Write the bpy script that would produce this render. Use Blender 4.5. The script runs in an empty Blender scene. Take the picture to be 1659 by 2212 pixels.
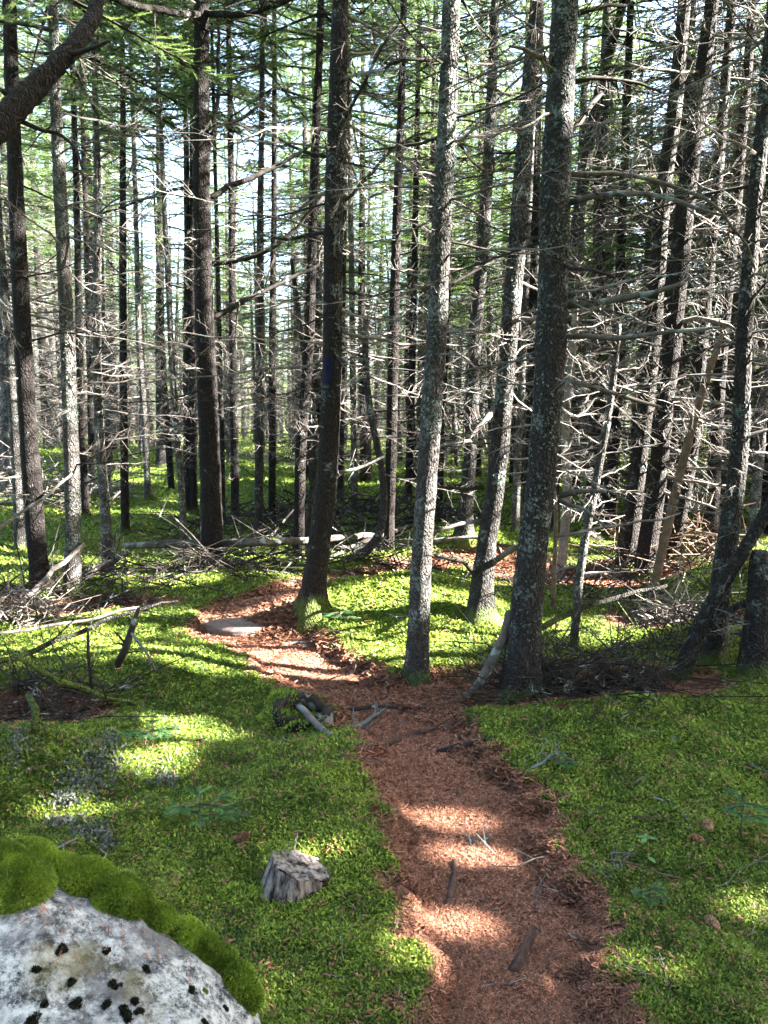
import bpy, math, random
import numpy as np
from mathutils import Vector, Matrix

# ------------------------------------------------------------------ camera, world, sun, exposure
sc = bpy.context.scene
COL = sc.collection
FPX, UC, VC = 1671.0, 829.5, 1106.0           # focal length and centre in pixels of a 1659 x 2212 picture
PITCH = math.radians(7.0)
CAMZ = 1.6
cam = bpy.data.cameras.new("camera")
cam.sensor_fit = 'VERTICAL'
cam.angle = 2 * math.atan(1106 / FPX)
cam.clip_start, cam.clip_end = 0.05, 500
cam_o = bpy.data.objects.new("camera", cam)
cam_o.location = (0, 0, CAMZ)
cam_o.rotation_euler = (math.pi / 2 - PITCH, 0, 0)
COL.objects.link(cam_o)
sc.camera = cam_o

SUN_EL, SUN_BACK = math.radians(33), math.radians(3)      # low sun from the right, a little behind the viewer
SUN = np.array([math.cos(SUN_EL) * math.cos(SUN_BACK), -math.cos(SUN_EL) * math.sin(SUN_BACK), math.sin(SUN_EL)])
w = bpy.data.worlds.new("World")
sc.world = w
w.use_nodes = True
nt = w.node_tree
sky = nt.nodes.new('ShaderNodeTexSky')
sky.sky_type = 'NISHITA'
sky.sun_disc = False
sky.sun_elevation = SUN_EL
sky.sun_rotation = math.atan2(SUN[0], SUN[1])
sky.air_density = 1.0
sky.dust_density = 3.0
nt.links.new(sky.outputs[0], nt.nodes['Background'].inputs[0])
nt.nodes['Background'].inputs[1].default_value = 0.05
sun = bpy.data.lights.new("sun", 'SUN')
sun.energy = 5.0
sun.angle = math.radians(0.5)
sun.color = (1.0, 0.93, 0.84)
sun_o = bpy.data.objects.new("sun", sun)
sun_o.rotation_euler = Vector(SUN).to_track_quat('Z', 'Y').to_euler()
sun_o.location = (20, -5, 15)
COL.objects.link(sun_o)
sc.view_settings.view_transform = 'Standard'
sc.view_settings.look = 'None'
sc.view_settings.gamma = 1.0
sc.view_settings.exposure = 5.1
cy = sc.cycles
cy.max_bounces = 5
cy.diffuse_bounces = 3
cy.transmission_bounces = 3
cy.glossy_bounces = 2
cy.caustics_reflective = cy.caustics_refractive = False
cy.use_denoising = True
cy.denoiser = 'OPENIMAGEDENOISE'
cy.denoising_input_passes = 'RGB_ALBEDO_NORMAL'
cy.denoising_prefilter = 'ACCURATE'

# ------------------------------------------------------------------ noise
def _hash(ix, iy, iz, seed):
    h = (ix * 374761393 + iy * 668265263 + iz * 2147483647 + seed * 974634777).astype(np.int64) & 0xffffffff
    h = ((h ^ (h >> 13)) * 1274126177) & 0xffffffff
    h = ((h ^ (h >> 16)) * 2246822519) & 0xffffffff
    return ((h ^ (h >> 15)) & 0xffffff) / float(0xffffff)

def noise2(x, y, seed=0):
    x = np.asarray(x, float); y = np.asarray(y, float)
    ix = np.floor(x).astype(np.int64); iy = np.floor(y).astype(np.int64)
    fx = x - ix; fy = y - iy
    fx = fx * fx * fx * (fx * (fx * 6 - 15) + 10); fy = fy * fy * fy * (fy * (fy * 6 - 15) + 10)
    z = np.zeros_like(ix)
    a = _hash(ix, iy, z, seed); b = _hash(ix + 1, iy, z, seed); c = _hash(ix, iy + 1, z, seed); d = _hash(ix + 1, iy + 1, z, seed)
    return (a + (b - a) * fx) * (1 - fy) + (c + (d - c) * fx) * fy

def noise3(p, seed=0):
    i = np.floor(p).astype(np.int64); f = p - i
    f = f * f * (3 - 2 * f)
    out = 0
    for dx in (0, 1):
        for dy in (0, 1):
            for dz in (0, 1):
                wgt = (f[:, 0] if dx else 1 - f[:, 0]) * (f[:, 1] if dy else 1 - f[:, 1]) * (f[:, 2] if dz else 1 - f[:, 2])
                out = out + wgt * _hash(i[:, 0] + dx, i[:, 1] + dy, i[:, 2] + dz, seed)
    return out

def fbm2(x, y, seed=0, o=3):
    s = 0; a = 1; t = 0
    for k in range(o):
        s = s + a * noise2(x * 2 ** k + 17.3 * k, y * 2 ** k - 9.1 * k, seed + k); t += a; a *= .5
    return s / t

def smooth(a, b, x):
    t = np.clip((x - a) / (b - a), 0, 1)
    return t * t * (3 - 2 * t)

# ------------------------------------------------------------------ picture <-> world
CP, SP = math.cos(PITCH), math.sin(PITCH)
CAM = np.array([0, 0, CAMZ])
def ray(u, v):
    x = (np.asarray(u, float) - UC) / FPX; y = -(np.asarray(v, float) - VC) / FPX
    return np.stack([x, CP + y * SP, -SP + y * CP], -1)      # length 1 along the view axis
def project(P):
    q = P - CAM
    d = q[:, 1] * CP - q[:, 2] * SP
    up = q[:, 1] * SP + q[:, 2] * CP
    d_ = np.where(np.abs(d) < 1e-3, 1e-3, d)
    return UC + FPX * q[:, 0] / d_, VC - FPX * up / d_, d

HUMPS = []                                                     # (x, y, rx, ry, h)
def hbase(x, y):
    r = np.hypot(x, y)
    far = smooth(6, 22, r)
    z = 0.7 * (fbm2(x / 8, y / 8, 3) - .5) * far
    z = z + 0.20 * (fbm2(x / 1.3, y / 1.3, 7, 2) - .5) * smooth(1.0, 3.5, r)
    z = z + 0.5 * smooth(-2, -14, x) * smooth(8, 24, y)
    for (hx, hy, rx, ry, hh) in HUMPS:
        z = z + hh * np.exp(-((x - hx) / rx) ** 2 - ((y - hy) / ry) ** 2)
    return z
def ground_hit(u, v, fn=hbase):
    d = ray(u, v)
    ts = np.geomspace(1.2, 90, 500)
    P = CAM[None] + ts[:, None] * d[None]
    below = P[:, 2] < fn(P[:, 0], P[:, 1])
    if not below.any():
        return P[-1]
    k = max(int(np.argmax(below)), 1)
    a, b = ts[k - 1], ts[k]
    for _ in range(20):
        m = .5 * (a + b); q = CAM + m * d
        if q[2] < fn(q[0:1], q[1:2])[0]: b = m
        else: a = m
    return CAM + b * d
for (u, v, rx, ry, hh) in [(850, 1335, .9, .35, .16), (760, 1300, .6, .4, .08), (660, 1330, .35, .3, .10), (1010, 1330, .8, .5, .10),
                           (1000, 1190, 1.0, .8, .25), (300, 1020, 2.5, 2, .35), (1370, 1250, 1, .5, .12), (1590, 1290, .6, .5, .25), (250, 1480, .8, .5, .06), (700, 1690, .25, .35, .07), (120, 1680, .6, .4, .10)]:
    g = ground_hit(u, v)
    HUMPS.append((g[0], g[1], rx, ry, hh))

# the path: left and right borders row by row
PL = [(840, 2300), (872, 2212), (905, 2110), (880, 2000), (858, 1920), (838, 1830), (815, 1750), (792, 1690), (770, 1640), (742, 1592), (668, 1530), (600, 1480), (520, 1445), (440, 1405), (400, 1375), (430, 1340),
      (480, 1305), (560, 1282), (620, 1262), (720, 1248), (800, 1234), (880, 1215), (960, 1200), (1060, 1180)]
PR = [(1375, 2300), (1335, 2212), (1300, 2110), (1270, 2000), (1240, 1910), (1205, 1830), (1170, 1760), (1120, 1690), (1050, 1630), (1015, 1590), (960, 1560), (900, 1530), (840, 1490), (775, 1455), (745, 1420), (700, 1385),
      (650, 1345), (640, 1310), (700, 1285), (800, 1262), (870, 1250), (930, 1243), (1020, 1225), (1120, 1198)]
PLw = np.array([ground_hit(*p)[:2] for p in PL]); PRw = np.array([ground_hit(*p)[:2] for p in PR])
PLw[0] = [0.06, 1.0]; PRw[0] = [.70, 1.0]
PLw = np.vstack([[0.05, -6], PLw]); PRw = np.vstack([[.75, -6], PRw])
POLY = np.vstack([PLw, PRw[::-1]])
def path_sd(x, y):
    """signed distance to the path's outline, positive inside"""
    x = np.asarray(x, float); y = np.asarray(y, float)
    d2 = np.full(x.shape, 1e9); ins = np.zeros(x.shape, bool)
    n = len(POLY)
    for i in range(n):
        a = POLY[i]; b = POLY[(i + 1) % n]
        ab = b - a
        t = np.clip(((x - a[0]) * ab[0] + (y - a[1]) * ab[1]) / (ab @ ab + 1e-9), 0, 1)
        d2 = np.minimum(d2, (x - a[0] - t * ab[0]) ** 2 + (y - a[1] - t * ab[1]) ** 2)
        if abs(b[1] - a[1]) > 1e-9:
            c = ((a[1] > y) != (b[1] > y)) & (x < (b[0] - a[0]) * (y - a[1]) / (b[1] - a[1]) + a[0])
            ins ^= c
    return np.where(ins, 1, -1) * np.sqrt(d2)
# bare needle ground beside the path, under the big trunks (world ellipses)
BARE = []
for (u, v, rx, ry) in [(900, 1500, .35, .25), (1330, 1255, 1.2, .5), (1260, 1490, .75, .38), (120, 1315, 1.0, .35), (1120, 1240, .5, .5), (1500, 1350, .7, .3), (60, 1560, .4, .3), (1000, 1540, .5, .15)]:
    g = ground_hit(u, v); BARE.append((g[0], g[1], rx, ry))
def litter_mask(x, y):
    n = (fbm2(x * 3.1, y * 3.1, 21) - .5) * .34; n2 = (fbm2(x * 11, y * 11, 23, 2) - .5) * .16
    m = smooth(-.03, .13, path_sd(x, y) + n * .8 + n2)
    for (bx, by, rx, ry) in BARE:
        q = np.sqrt(((x - bx) / rx) ** 2 + ((y - by) / ry) ** 2)
        m = np.maximum(m, .85 * smooth(1.15, .6, q + n * 1.6))
    return m
def H(x, y):
    x = np.asarray(x, float); y = np.asarray(y, float)
    m = litter_mask(x, y)
    z = hbase(x, y)
    c = fbm2(x / .42, y / .42, 31, 2); c2 = fbm2(x / .13, y / .13, 35, 2)
    z = z + (1 - m) * (.085 * c + .024 * c2 + .012) + m * (.02 * c2 - .03)
    return z
GX, GY, GS = -9.0, .4, .03                                     # a lookup table of the ground's height near the viewer
_gx = GX + GS * np.arange(601); _gy = GY + GS * np.arange(720)
_G = H(*[a.ravel() for a in np.meshgrid(_gx, _gy)]).reshape(720, 601)
def Hq(x, y):
    x = np.atleast_1d(np.asarray(x, float)); y = np.atleast_1d(np.asarray(y, float))
    a = np.clip((x - GX) / GS, 0, 599.999); b = np.clip((y - GY) / GS, 0, 718.999)
    i = a.astype(int); j = b.astype(int); fa = a - i; fb = b - j
    z = (_G[j, i] * (1 - fa) + _G[j, i + 1] * fa) * (1 - fb) + (_G[j + 1, i] * (1 - fa) + _G[j + 1, i + 1] * fa) * fb
    out = (x < GX) | (x > _gx[-1]) | (y < GY) | (y > _gy[-1])
    if out.any(): z[out] = H(x[out], y[out])
    return z
def H1(x, y):
    return float(Hq(x, y)[0])
def at(u, v, lift=0.0):
    p = ground_hit(u, v, Hq)
    return np.array([p[0], p[1], p[2] + lift])
def on_plane(P0, u, v):
    n = np.array([P0[0], P0[1], 0]); n /= np.linalg.norm(n)
    d = ray(u, v)
    t = ((P0 - CAM) @ n) / (d @ n)
    return CAM + t * d, t

# ------------------------------------------------------------------ mesh helpers
def mesh_np(name, V, tris=None, quads=None, mat=None, smooth_=False, attr=None):
    V = np.asarray(V, np.float32)
    me = bpy.data.meshes.new(name)
    nt_ = 0 if tris is None else len(tris); nq = 0 if quads is None else len(quads)
    me.vertices.add(len(V)); me.vertices.foreach_set("co", V.ravel())
    loops = []
    if nt_: loops.append(np.asarray(tris, np.int32).ravel())
    if nq: loops.append(np.asarray(quads, np.int32).ravel())
    L = np.concatenate(loops)
    me.loops.add(len(L)); me.loops.foreach_set("vertex_index", L)
    st = np.concatenate([np.arange(nt_) * 3, nt_ * 3 + np.arange(nq) * 4]).astype(np.int32)
    me.polygons.add(nt_ + nq); me.polygons.foreach_set("loop_start", st)
    me.polygons.foreach_set("use_smooth", np.full(nt_ + nq, smooth_, bool))
    if attr is not None:
        for k, a in attr.items():
            at_ = me.attributes.new(k, 'FLOAT', 'POINT'); at_.data.foreach_set("value", np.asarray(a, np.float32))
    me.update(calc_edges=True)
    if mat is not None: me.materials.append(mat)
    return me

class MB:
    """collects shapes; one mesh in the end"""
    def __init__(s): s.V = []; s.T = []; s.Q = []; s.n = 0; s.A = []
    def add(s, V, T=None, Q=None, a=0.0):
        V = np.asarray(V, float)
        if T is not None and len(T): s.T.append(np.asarray(T) + s.n)
        if Q is not None and len(Q): s.Q.append(np.asarray(Q) + s.n)
        s.V.append(V); s.n += len(V)
        s.A.append(np.full(len(V), a) if np.isscalar(a) else np.asarray(a))
    def mesh(s, name, mat, smooth_=False):
        return mesh_np(name, np.vstack(s.V), np.vstack(s.T) if s.T else None, np.vstack(s.Q) if s.Q else None, mat, smooth_, {'tint': np.concatenate(s.A)})

def tube(P, R, sides=6, caps=True):
    P = np.asarray(P, float); R = np.asarray(R, float); n = len(P)
    T = np.gradient(P, axis=0); T /= np.linalg.norm(T, axis=1)[:, None] + 1e-12
    ref = np.array([0, 0, 1.]) if abs(T[0, 2]) < .9 else np.array([0, 1., 0])
    X = np.zeros_like(P)
    x = ref - T[0] * (ref @ T[0]); x /= np.linalg.norm(x)
    for i in range(n):
        x = x - T[i] * (x @ T[i]); x /= np.linalg.norm(x) + 1e-12
        X[i] = x
    Y = np.cross(T, X)
    a = np.arange(sides) * 2 * math.pi / sides
    V = P[:, None] + R[:, None, None] * (X[:, None] * np.cos(a)[None, :, None] + Y[:, None] * np.sin(a)[None, :, None])
    i = np.arange(n - 1)[:, None] * sides; j = np.arange(sides)[None]; k = (j + 1) % sides
    Q = np.stack([i + j, i + k, i + sides + k, i + sides + j], -1).reshape(-1, 4)
    V = V.reshape(-1, 3); Tt = []
    if caps:
        c0, c1 = len(V), len(V) + 1
        V = np.vstack([V, P[0], P[-1]])
        jj = np.arange(sides); kk = (jj + 1) % sides
        Tt = np.vstack([np.stack([np.full(sides, c0), kk, jj], -1), np.stack([np.full(sides, c1), (n - 1) * sides + jj, (n - 1) * sides + kk], -1)])
    return V, Tt, Q

def tube_into(mb, P, R, sides=6, a=0.0):
    V, T, Q = tube(P, R, sides); mb.add(V, T, Q, a)

def resample(P, R, step):
    P = np.asarray(P, float); R = np.asarray(R, float)
    s = np.concatenate([[0], np.cumsum(np.linalg.norm(np.diff(P, axis=0), axis=1))])
    m = max(3, int(s[-1] / step) + 1)
    q = np.linspace(0, s[-1], m)
    out = np.stack([np.interp(q, s, P[:, k]) for k in range(3)], -1)
    rr = np.interp(q, s, R)
    k = max(1, int(.25 / step))
    if m > 2 * k + 3:                                           # soften the corners of the measured line
        pad = np.pad(out, ((k, k), (0, 0)), mode='reflect', reflect_type='odd')
        ker = np.ones(2 * k + 1) / (2 * k + 1)
        out = np.stack([np.convolve(pad[:, c], ker, 'valid') for c in range(3)], -1)
    return out, rr

def link(name, me, parent=None, loc=None, mat=None):
    o = bpy.data.objects.new(name, me); COL.objects.link(o)
    if parent is not None: o.parent = parent
    if loc is not None: o.location = loc
    return o
def tag(o, label=None, cat=None, group=None, kind=None):
    if label: o["label"] = label
    if cat: o["category"] = cat
    if group: o["group"] = group
    if kind: o["kind"] = kind
    return o
def thing(name, label, cat, loc=(0, 0, 0), group=None):
    return tag(link(name, None, loc=loc), label, cat, group)

# ------------------------------------------------------------------ materials
def new_mat(name):
    m = bpy.data.materials.new(name); m.use_nodes = True
    n = m.node_tree; b = n.nodes['Principled BSDF']
    b.inputs['Specular IOR Level'].default_value = .2
    return m, n, b
def N(n, t, **k):
    x = n.nodes.new(t)
    for a, v in k.items():
        if a.startswith('_'): x.inputs[a[1:]].default_value = v
        else: setattr(x, a, v)
    return x
def ramp(n, src, stops):
    r = n.nodes.new('ShaderNodeValToRGB')
    e = r.color_ramp.elements
    while len(e) < len(stops): e.new(.5)
    for el, (p, c) in zip(e, stops):
        el.position = p; el.color = (*c, 1) if len(c) == 3 else c
    n.links.new(src, r.inputs[0]); return r
def mixc(n, fac, a, b):
    m = n.nodes.new('ShaderNodeMix'); m.data_type = 'RGBA'
    for s, v in ((0, fac), (6, a), (7, b)):
        if hasattr(v, 'links'): n.links.new(v, m.inputs[s])
        else: m.inputs[s].default_value = v if not isinstance(v, tuple) else (*v, 1)
    return m.outputs[2]

def bark_mat(name, deep, flake, pale, lichen_amt, lich=(.30, .34, .30), scale=60, bump=.8, moss_h=.25):
    m, n, b = new_mat(name)
    tc = N(n, 'ShaderNodeTexCoord')
    mp = N(n, 'ShaderNodeMapping'); mp.inputs['Scale'].default_value = (1, 1, .55)
    n.links.new(tc.outputs['Object'], mp.inputs[0])
    nz = N(n, 'ShaderNodeTexNoise', _Scale=9.0, _Detail=4.0)
    n.links.new(mp.outputs[0], nz.inputs['Vector'])
    vec = mixc(n, .12, mp.outputs[0], nz.outputs['Color'])
    vo = N(n, 'ShaderNodeTexVoronoi', _Scale=float(scale)); vo.feature = 'F1'
    n.links.new(vec, vo.inputs['Vector'])
    ve = N(n, 'ShaderNodeTexVoronoi', _Scale=float(scale)); ve.feature = 'DISTANCE_TO_EDGE'
    n.links.new(vec, ve.inputs['Vector'])
    fl = mixc(n, vo.outputs['Color'], flake, pale)
    edge = ramp(n, ve.outputs['Distance'], [(0.0, (.25, .25, .25)), (.30, (1, 1, 1))])
    base = mixc(n, edge.outputs[0], deep, fl)
    oi = N(n, 'ShaderNodeObjectInfo')
    n2 = N(n, 'ShaderNodeTexNoise', _Scale=5.5, _Detail=7.0, _Roughness=.72)
    n.links.new(tc.outputs['Object'], n2.inputs['Vector'])
    lm = ramp(n, n2.outputs['Fac'], [(.60 - lichen_amt * .22, (0, 0, 0)), (.66 - lichen_amt * .18, (1, 1, 1))])
    n3 = N(n, 'ShaderNodeTexNoise', _Scale=60.0, _Detail=3.0)
    n.links.new(tc.outputs['Object'], n3.inputs['Vector'])
    br = ramp(n, n3.outputs['Fac'], [(.42, (0, 0, 0)), (.56, (1, 1, 1))])
    mu = N(n, 'ShaderNodeMath', operation='MULTIPLY'); n.links.new(lm.outputs[0], mu.inputs[0]); n.links.new(br.outputs[0], mu.inputs[1])
    c = mixc(n, mu.outputs[0], base, lich)
    # moss creeping up the foot of the stem
    sx = N(n, 'ShaderNodeSeparateXYZ'); n.links.new(tc.outputs['Object'], sx.inputs[0])
    ad = N(n, 'ShaderNodeMath', operation='MULTIPLY_ADD'); n.links.new(n2.outputs['Fac'], ad.inputs[0]); ad.inputs[1].default_value = -moss_h * 1.6; n.links.new(sx.outputs[2], ad.inputs[2])
    mr = N(n, 'ShaderNodeMapRange'); n.links.new(ad.outputs[0], mr.inputs[0])
    mr.inputs[1].default_value = -moss_h * .35; mr.inputs[2].default_value = -moss_h * .75; mr.inputs[3].default_value = 0; mr.inputs[4].default_value = .85
    c = mixc(n, mr.outputs[0], c, (.06, .085, .014))
    hs = N(n, 'ShaderNodeHueSaturation'); n.links.new(c, hs.inputs['Color'])
    vm = N(n, 'ShaderNodeMapRange'); n.links.new(oi.outputs['Random'], vm.inputs[0]); vm.inputs[3].default_value = .75; vm.inputs[4].default_value = 1.3
    n.links.new(vm.outputs[0], hs.inputs['Value'])
    n.links.new(hs.outputs[0], b.inputs['Base Color'])
    b.inputs['Roughness'].default_value = .9
    bp = N(n, 'ShaderNodeBump', _Strength=bump, _Distance=.012)
    ma = N(n, 'ShaderNodeMath', operation='MULTIPLY_ADD'); n.links.new(vo.outputs['Distance'], ma.inputs[0]); ma.inputs[1].default_value = -1.2; n.links.new(edge.outputs[0], ma.inputs[2])
    ma2 = N(n, 'ShaderNodeMath', operation='ADD'); n.links.new(ma.outputs[0], ma2.inputs[0]); n.links.new(n3.outputs['Fac'], ma2.inputs[1])
    n.links.new(ma2.outputs[0], bp.inputs['Height']); n.links.new(bp.outputs[0], b.inputs['Normal'])
    return m
M_BARK = bark_mat('spruce_bark', (0.005, 0.004, 0.0037), (0.0105, 0.0082, 0.0071), (0.027, 0.0225, 0.0195), .18, lich=(0.1089, 0.1287, 0.1188))
M_BARK_DARK = bark_mat('dark_spruce_bark', (0.003, 0.0025, 0.0025), (0.0066, 0.005, 0.0046), (0.0186, 0.0141, 0.0126), .03, lich=(0.0792, 0.0891, 0.0842))
M_BARK_GREY = bark_mat('grey_fir_bark', (0.0163, 0.0148, 0.0141), (0.0445, 0.04, 0.037), (0.0919, 0.0845, 0.08), .5, lich=(0.1778, 0.2001, 0.1852), scale=70)
M_BARK_LICH = bark_mat('lichened_spruce_bark', (0.0053, 0.0048, 0.0048), (0.0173, 0.0153, 0.0146), (0.0452, 0.0412, 0.0386), .3, lich=(0.1197, 0.1463, 0.1396), scale=64)

def wood_mat(name, a, b_, sc_=20, rough=.85, lich=0.0):
    m, n, b = new_mat(name)
    tc = N(n, 'ShaderNodeTexCoord')
    nz = N(n, 'ShaderNodeTexNoise', _Scale=float(sc_), _Detail=5.0, _Roughness=.7)
    n.links.new(tc.outputs['Object'], nz.inputs['Vector'])
    r = ramp(n, nz.outputs['Fac'], [(.3, a), (.7, b_)])
    c = r.outputs[0]
    if lich:
        n2 = N(n, 'ShaderNodeTexNoise', _Scale=sc_ * .6, _Detail=4.0); n.links.new(tc.outputs['Object'], n2.inputs['Vector'])
        l = ramp(n, n2.outputs['Fac'], [(.62 - lich * .2, (0, 0, 0)), (.68 - lich * .2, (1, 1, 1))])
        c = mixc(n, l.outputs[0], c, (.16, .18, .17))
    n.links.new(c, b.inputs['Base Color']); b.inputs['Roughness'].default_value = rough
    bp = N(n, 'ShaderNodeBump', _Strength=.5, _Distance=.006); n.links.new(nz.outputs['Fac'], bp.inputs['Height']); n.links.new(bp.outputs[0], b.inputs['Normal'])
    return m
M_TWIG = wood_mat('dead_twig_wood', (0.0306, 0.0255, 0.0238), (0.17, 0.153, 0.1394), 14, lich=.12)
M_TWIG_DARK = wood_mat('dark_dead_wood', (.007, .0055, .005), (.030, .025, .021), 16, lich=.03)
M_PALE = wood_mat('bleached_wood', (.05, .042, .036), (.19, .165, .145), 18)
M_LOG = wood_mat('fallen_log_bark', (0.0256, 0.0216, 0.0192), (0.12, 0.104, 0.0912), 16, lich=.35)
M_BROWN = wood_mat('brown_bare_wood', (0.0408, 0.0272, 0.0187), (0.1275, 0.0884, 0.0612), 18)
M_STICK = wood_mat('dark_red_stick', (.02, .011, .009), (.11, .062, .048), 30)
M_STUMP = wood_mat('grey_stump_wood', (.012, .009, .008), (.24, .205, .19), 34)
_rp = [x for x in M_STUMP.node_tree.nodes if x.type == 'VALTORGB'][0].color_ramp; _rp.elements[0].position = .40; _rp.elements[1].position = .60
_mp = M_STUMP.node_tree.nodes.new('ShaderNodeMapping'); _mp.inputs['Scale'].default_value = (1, 1, .16); _mp.inputs['Rotation'].default_value = (.1, .6, 0)
_tn = [x for x in M_STUMP.node_tree.nodes if x.type == 'TEX_NOISE'][0]; _tc = [x for x in M_STUMP.node_tree.nodes if x.type == 'TEX_COORD'][0]
M_STUMP.node_tree.links.new(_tc.outputs['Object'], _mp.inputs[0]); M_STUMP.node_tree.links.new(_mp.outputs[0], _tn.inputs['Vector'])

def leaf_mat(name, dark, light, trans, tf=.4, rough=.6):
    m, n, b = new_mat(name)
    a = N(n, 'ShaderNodeAttribute'); a.attribute_name = 'tint'
    r = ramp(n, a.outputs['Fac'], [(0, dark), (1, light)])
    n.links.new(r.outputs[0], b.inputs['Base Color']); b.inputs['Roughness'].default_value = rough
    t = N(n, 'ShaderNodeBsdfTranslucent')
    mm = mixc(n, a.outputs['Fac'], tuple(x * .6 for x in trans), trans)
    n.links.new(mm, t.inputs['Color'])
    mx = N(n, 'ShaderNodeMixShader', _Fac=tf)
    n.links.new(b.outputs[0], mx.inputs[1]); n.links.new(t.outputs[0], mx.inputs[2])
    n.links.new(mx.outputs[0], n.nodes['Material Output'].inputs[0])
    return m
M_NEEDLE = leaf_mat('spruce_needles', (.007, .020, .014), (.048, .092, .040), (.22, .34, .09), .40)
M_FIRLING = leaf_mat('young_fir_needles', (.05, .14, .06), (.12, .27, .09), (.08, .2, .05), .3)
M_MOSS = leaf_mat('feather_moss', (.016, .040, .006), (.32, .42, .060), (.25, .33, .045), .35)
M_LITTER = leaf_mat('fallen_needles', (.042, .016, .011), (.42, .195, .12), (.2, .1, .05), .05, .7)
M_LICHEN = leaf_mat('pale_lichen', (.10, .13, .13), (.34, .40, .38), (.2, .22, .2), .15, .9)
M_CRUST = leaf_mat('grey_bark_lichen', (.035, .045, .04), (.15, .175, .16), (.05, .06, .05), .1, .9)
M_REIN = leaf_mat('reindeer_lichen', (.055, .065, .055), (.21, .235, .195), (.1, .12, .09), .15, .9)
M_PAD = leaf_mat('cushion_moss', (.05, .095, .012), (.30, .41, .05), (.2, .29, .035), .3)
M_DOT = leaf_mat('blackish_moss', (.006, .007, .005), (.03, .032, .018), (.02, .02, .01), .1, .9)

def ground_mat():
    m, n, b = new_mat('moss_and_soil')
    a = N(n, 'ShaderNodeAttribute'); a.attribute_name = 'litter'
    tc = N(n, 'ShaderNodeTexCoord')
    nz = N(n, 'ShaderNodeTexNoise', _Scale=30.0, _Detail=6.0, _Roughness=.75); n.links.new(tc.outputs['Object'], nz.inputs['Vector'])
    n2 = N(n, 'ShaderNodeTexNoise', _Scale=1.1, _Detail=4.0); n.links.new(tc.outputs['Object'], n2.inputs['Vector'])
    g1 = ramp(n, nz.outputs['Fac'], [(.3, (.012, .024, .004)), (.55, (.06, .10, .014)), (.75, (.15, .22, .034))])
    g2 = ramp(n, nz.outputs['Fac'], [(.3, (.014, .026, .005)), (.55, (.08, .11, .014)), (.75, (.19, .24, .035))])
    g = mixc(n, n2.outputs['Fac'], g1.outputs[0], g2.outputs[0])
    s = ramp(n, nz.outputs['Fac'], [(.3, (.04, .02, .013)), (.55, (.12, .062, .038)), (.75, (.24, .14, .085))])
    c = mixc(n, a.outputs['Fac'], g, s.outputs[0])
    n.links.new(c, b.inputs['Base Color']); b.inputs['Roughness'].default_value = .95
    bp = N(n, 'ShaderNodeBump', _Strength=.8, _Distance=.02); n.links.new(nz.outputs['Fac'], bp.inputs['Height']); n.links.new(bp.outputs[0], b.inputs['Normal'])
    return m
M_GROUND = ground_mat()
def soil_mat():
    m, n, b = new_mat('path_soil')
    tc = N(n, 'ShaderNodeTexCoord')
    nz = N(n, 'ShaderNodeTexNoise', _Scale=45.0, _Detail=6.0, _Roughness=.75); n.links.new(tc.outputs['Object'], nz.inputs['Vector'])
    s = ramp(n, nz.outputs['Fac'], [(.3, (.035, .017, .012)), (.55, (.11, .060, .042)), (.75, (.24, .15, .10))])
    n.links.new(s.outputs[0], b.inputs['Base Color']); b.inputs['Roughness'].default_value = .95
    bp = N(n, 'ShaderNodeBump', _Strength=.8, _Distance=.015); n.links.new(nz.outputs['Fac'], bp.inputs['Height']); n.links.new(bp.outputs[0], b.inputs['Normal'])
    return m
M_SOIL = soil_mat()
def rock_mat(name, lichened=True):
    m, n, b = new_mat(name)
    tc = N(n, 'ShaderNodeTexCoord')
    n1 = N(n, 'ShaderNodeTexNoise', _Scale=26.0, _Detail=8.0, _Roughness=.85); n.links.new(tc.outputs['Object'], n1.inputs['Vector'])
    n2 = N(n, 'ShaderNodeTexNoise', _Scale=5.0, _Detail=6.0, _Roughness=.7); n.links.new(tc.outputs['Object'], n2.inputs['Vector'])
    n3 = N(n, 'ShaderNodeTexNoise', _Scale=3.3, _Detail=5.0, _Roughness=.65); n3.inputs['Vector'].default_value = (0, 0, 0)
    mp = N(n, 'ShaderNodeMapping'); mp.inputs['Location'].default_value = (3.1, 7.7, 1.2); n.links.new(tc.outputs['Object'], mp.inputs[0]); n.links.new(mp.outputs[0], n3.inputs['Vector'])
    if lichened:
        st = ramp(n, n1.outputs['Fac'], [(.40, (.02, .022, .028)), (.46, (.16, .17, .18)), (.53, (.44, .46, .47)), (.68, (.66, .66, .65))])
        dk = ramp(n, n1.outputs['Fac'], [(.36, (.05, .05, .055)), (.6, (.2, .2, .21))])
        k = ramp(n, n2.outputs['Fac'], [(.50, (0, 0, 0)), (.62, (1, 1, 1))])
        c = mixc(n, k.outputs[0], st.outputs[0], dk.outputs[0])
        ol = ramp(n, n3.outputs['Fac'], [(.60, (0, 0, 0)), (.70, (.75, .75, .75))])
        oc = ramp(n, n1.outputs['Fac'], [(.35, (.05, .045, .012)), (.7, (.19, .16, .055))])
        c = mixc(n, ol.outputs[0], c, oc.outputs[0])
    else:
        c = ramp(n, n1.outputs['Fac'], [(.3, (.07, .05, .042)), (.7, (.20, .15, .13))]).outputs[0]
    n.links.new(c, b.inputs['Base Color']); b.inputs['Roughness'].default_value = .9
    ad = N(n, 'ShaderNodeMath', operation='ADD'); n.links.new(n1.outputs['Fac'], ad.inputs[0]); n.links.new(n2.outputs['Fac'], ad.inputs[1])
    bp = N(n, 'ShaderNodeBump', _Strength=.8, _Distance=.012); n.links.new(ad.outputs[0], bp.inputs['Height']); n.links.new(bp.outputs[0], b.inputs['Normal'])
    return m
M_ROCK = rock_mat('lichened_granite')
M_STONE = rock_mat('pinkish_stone', False)
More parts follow.
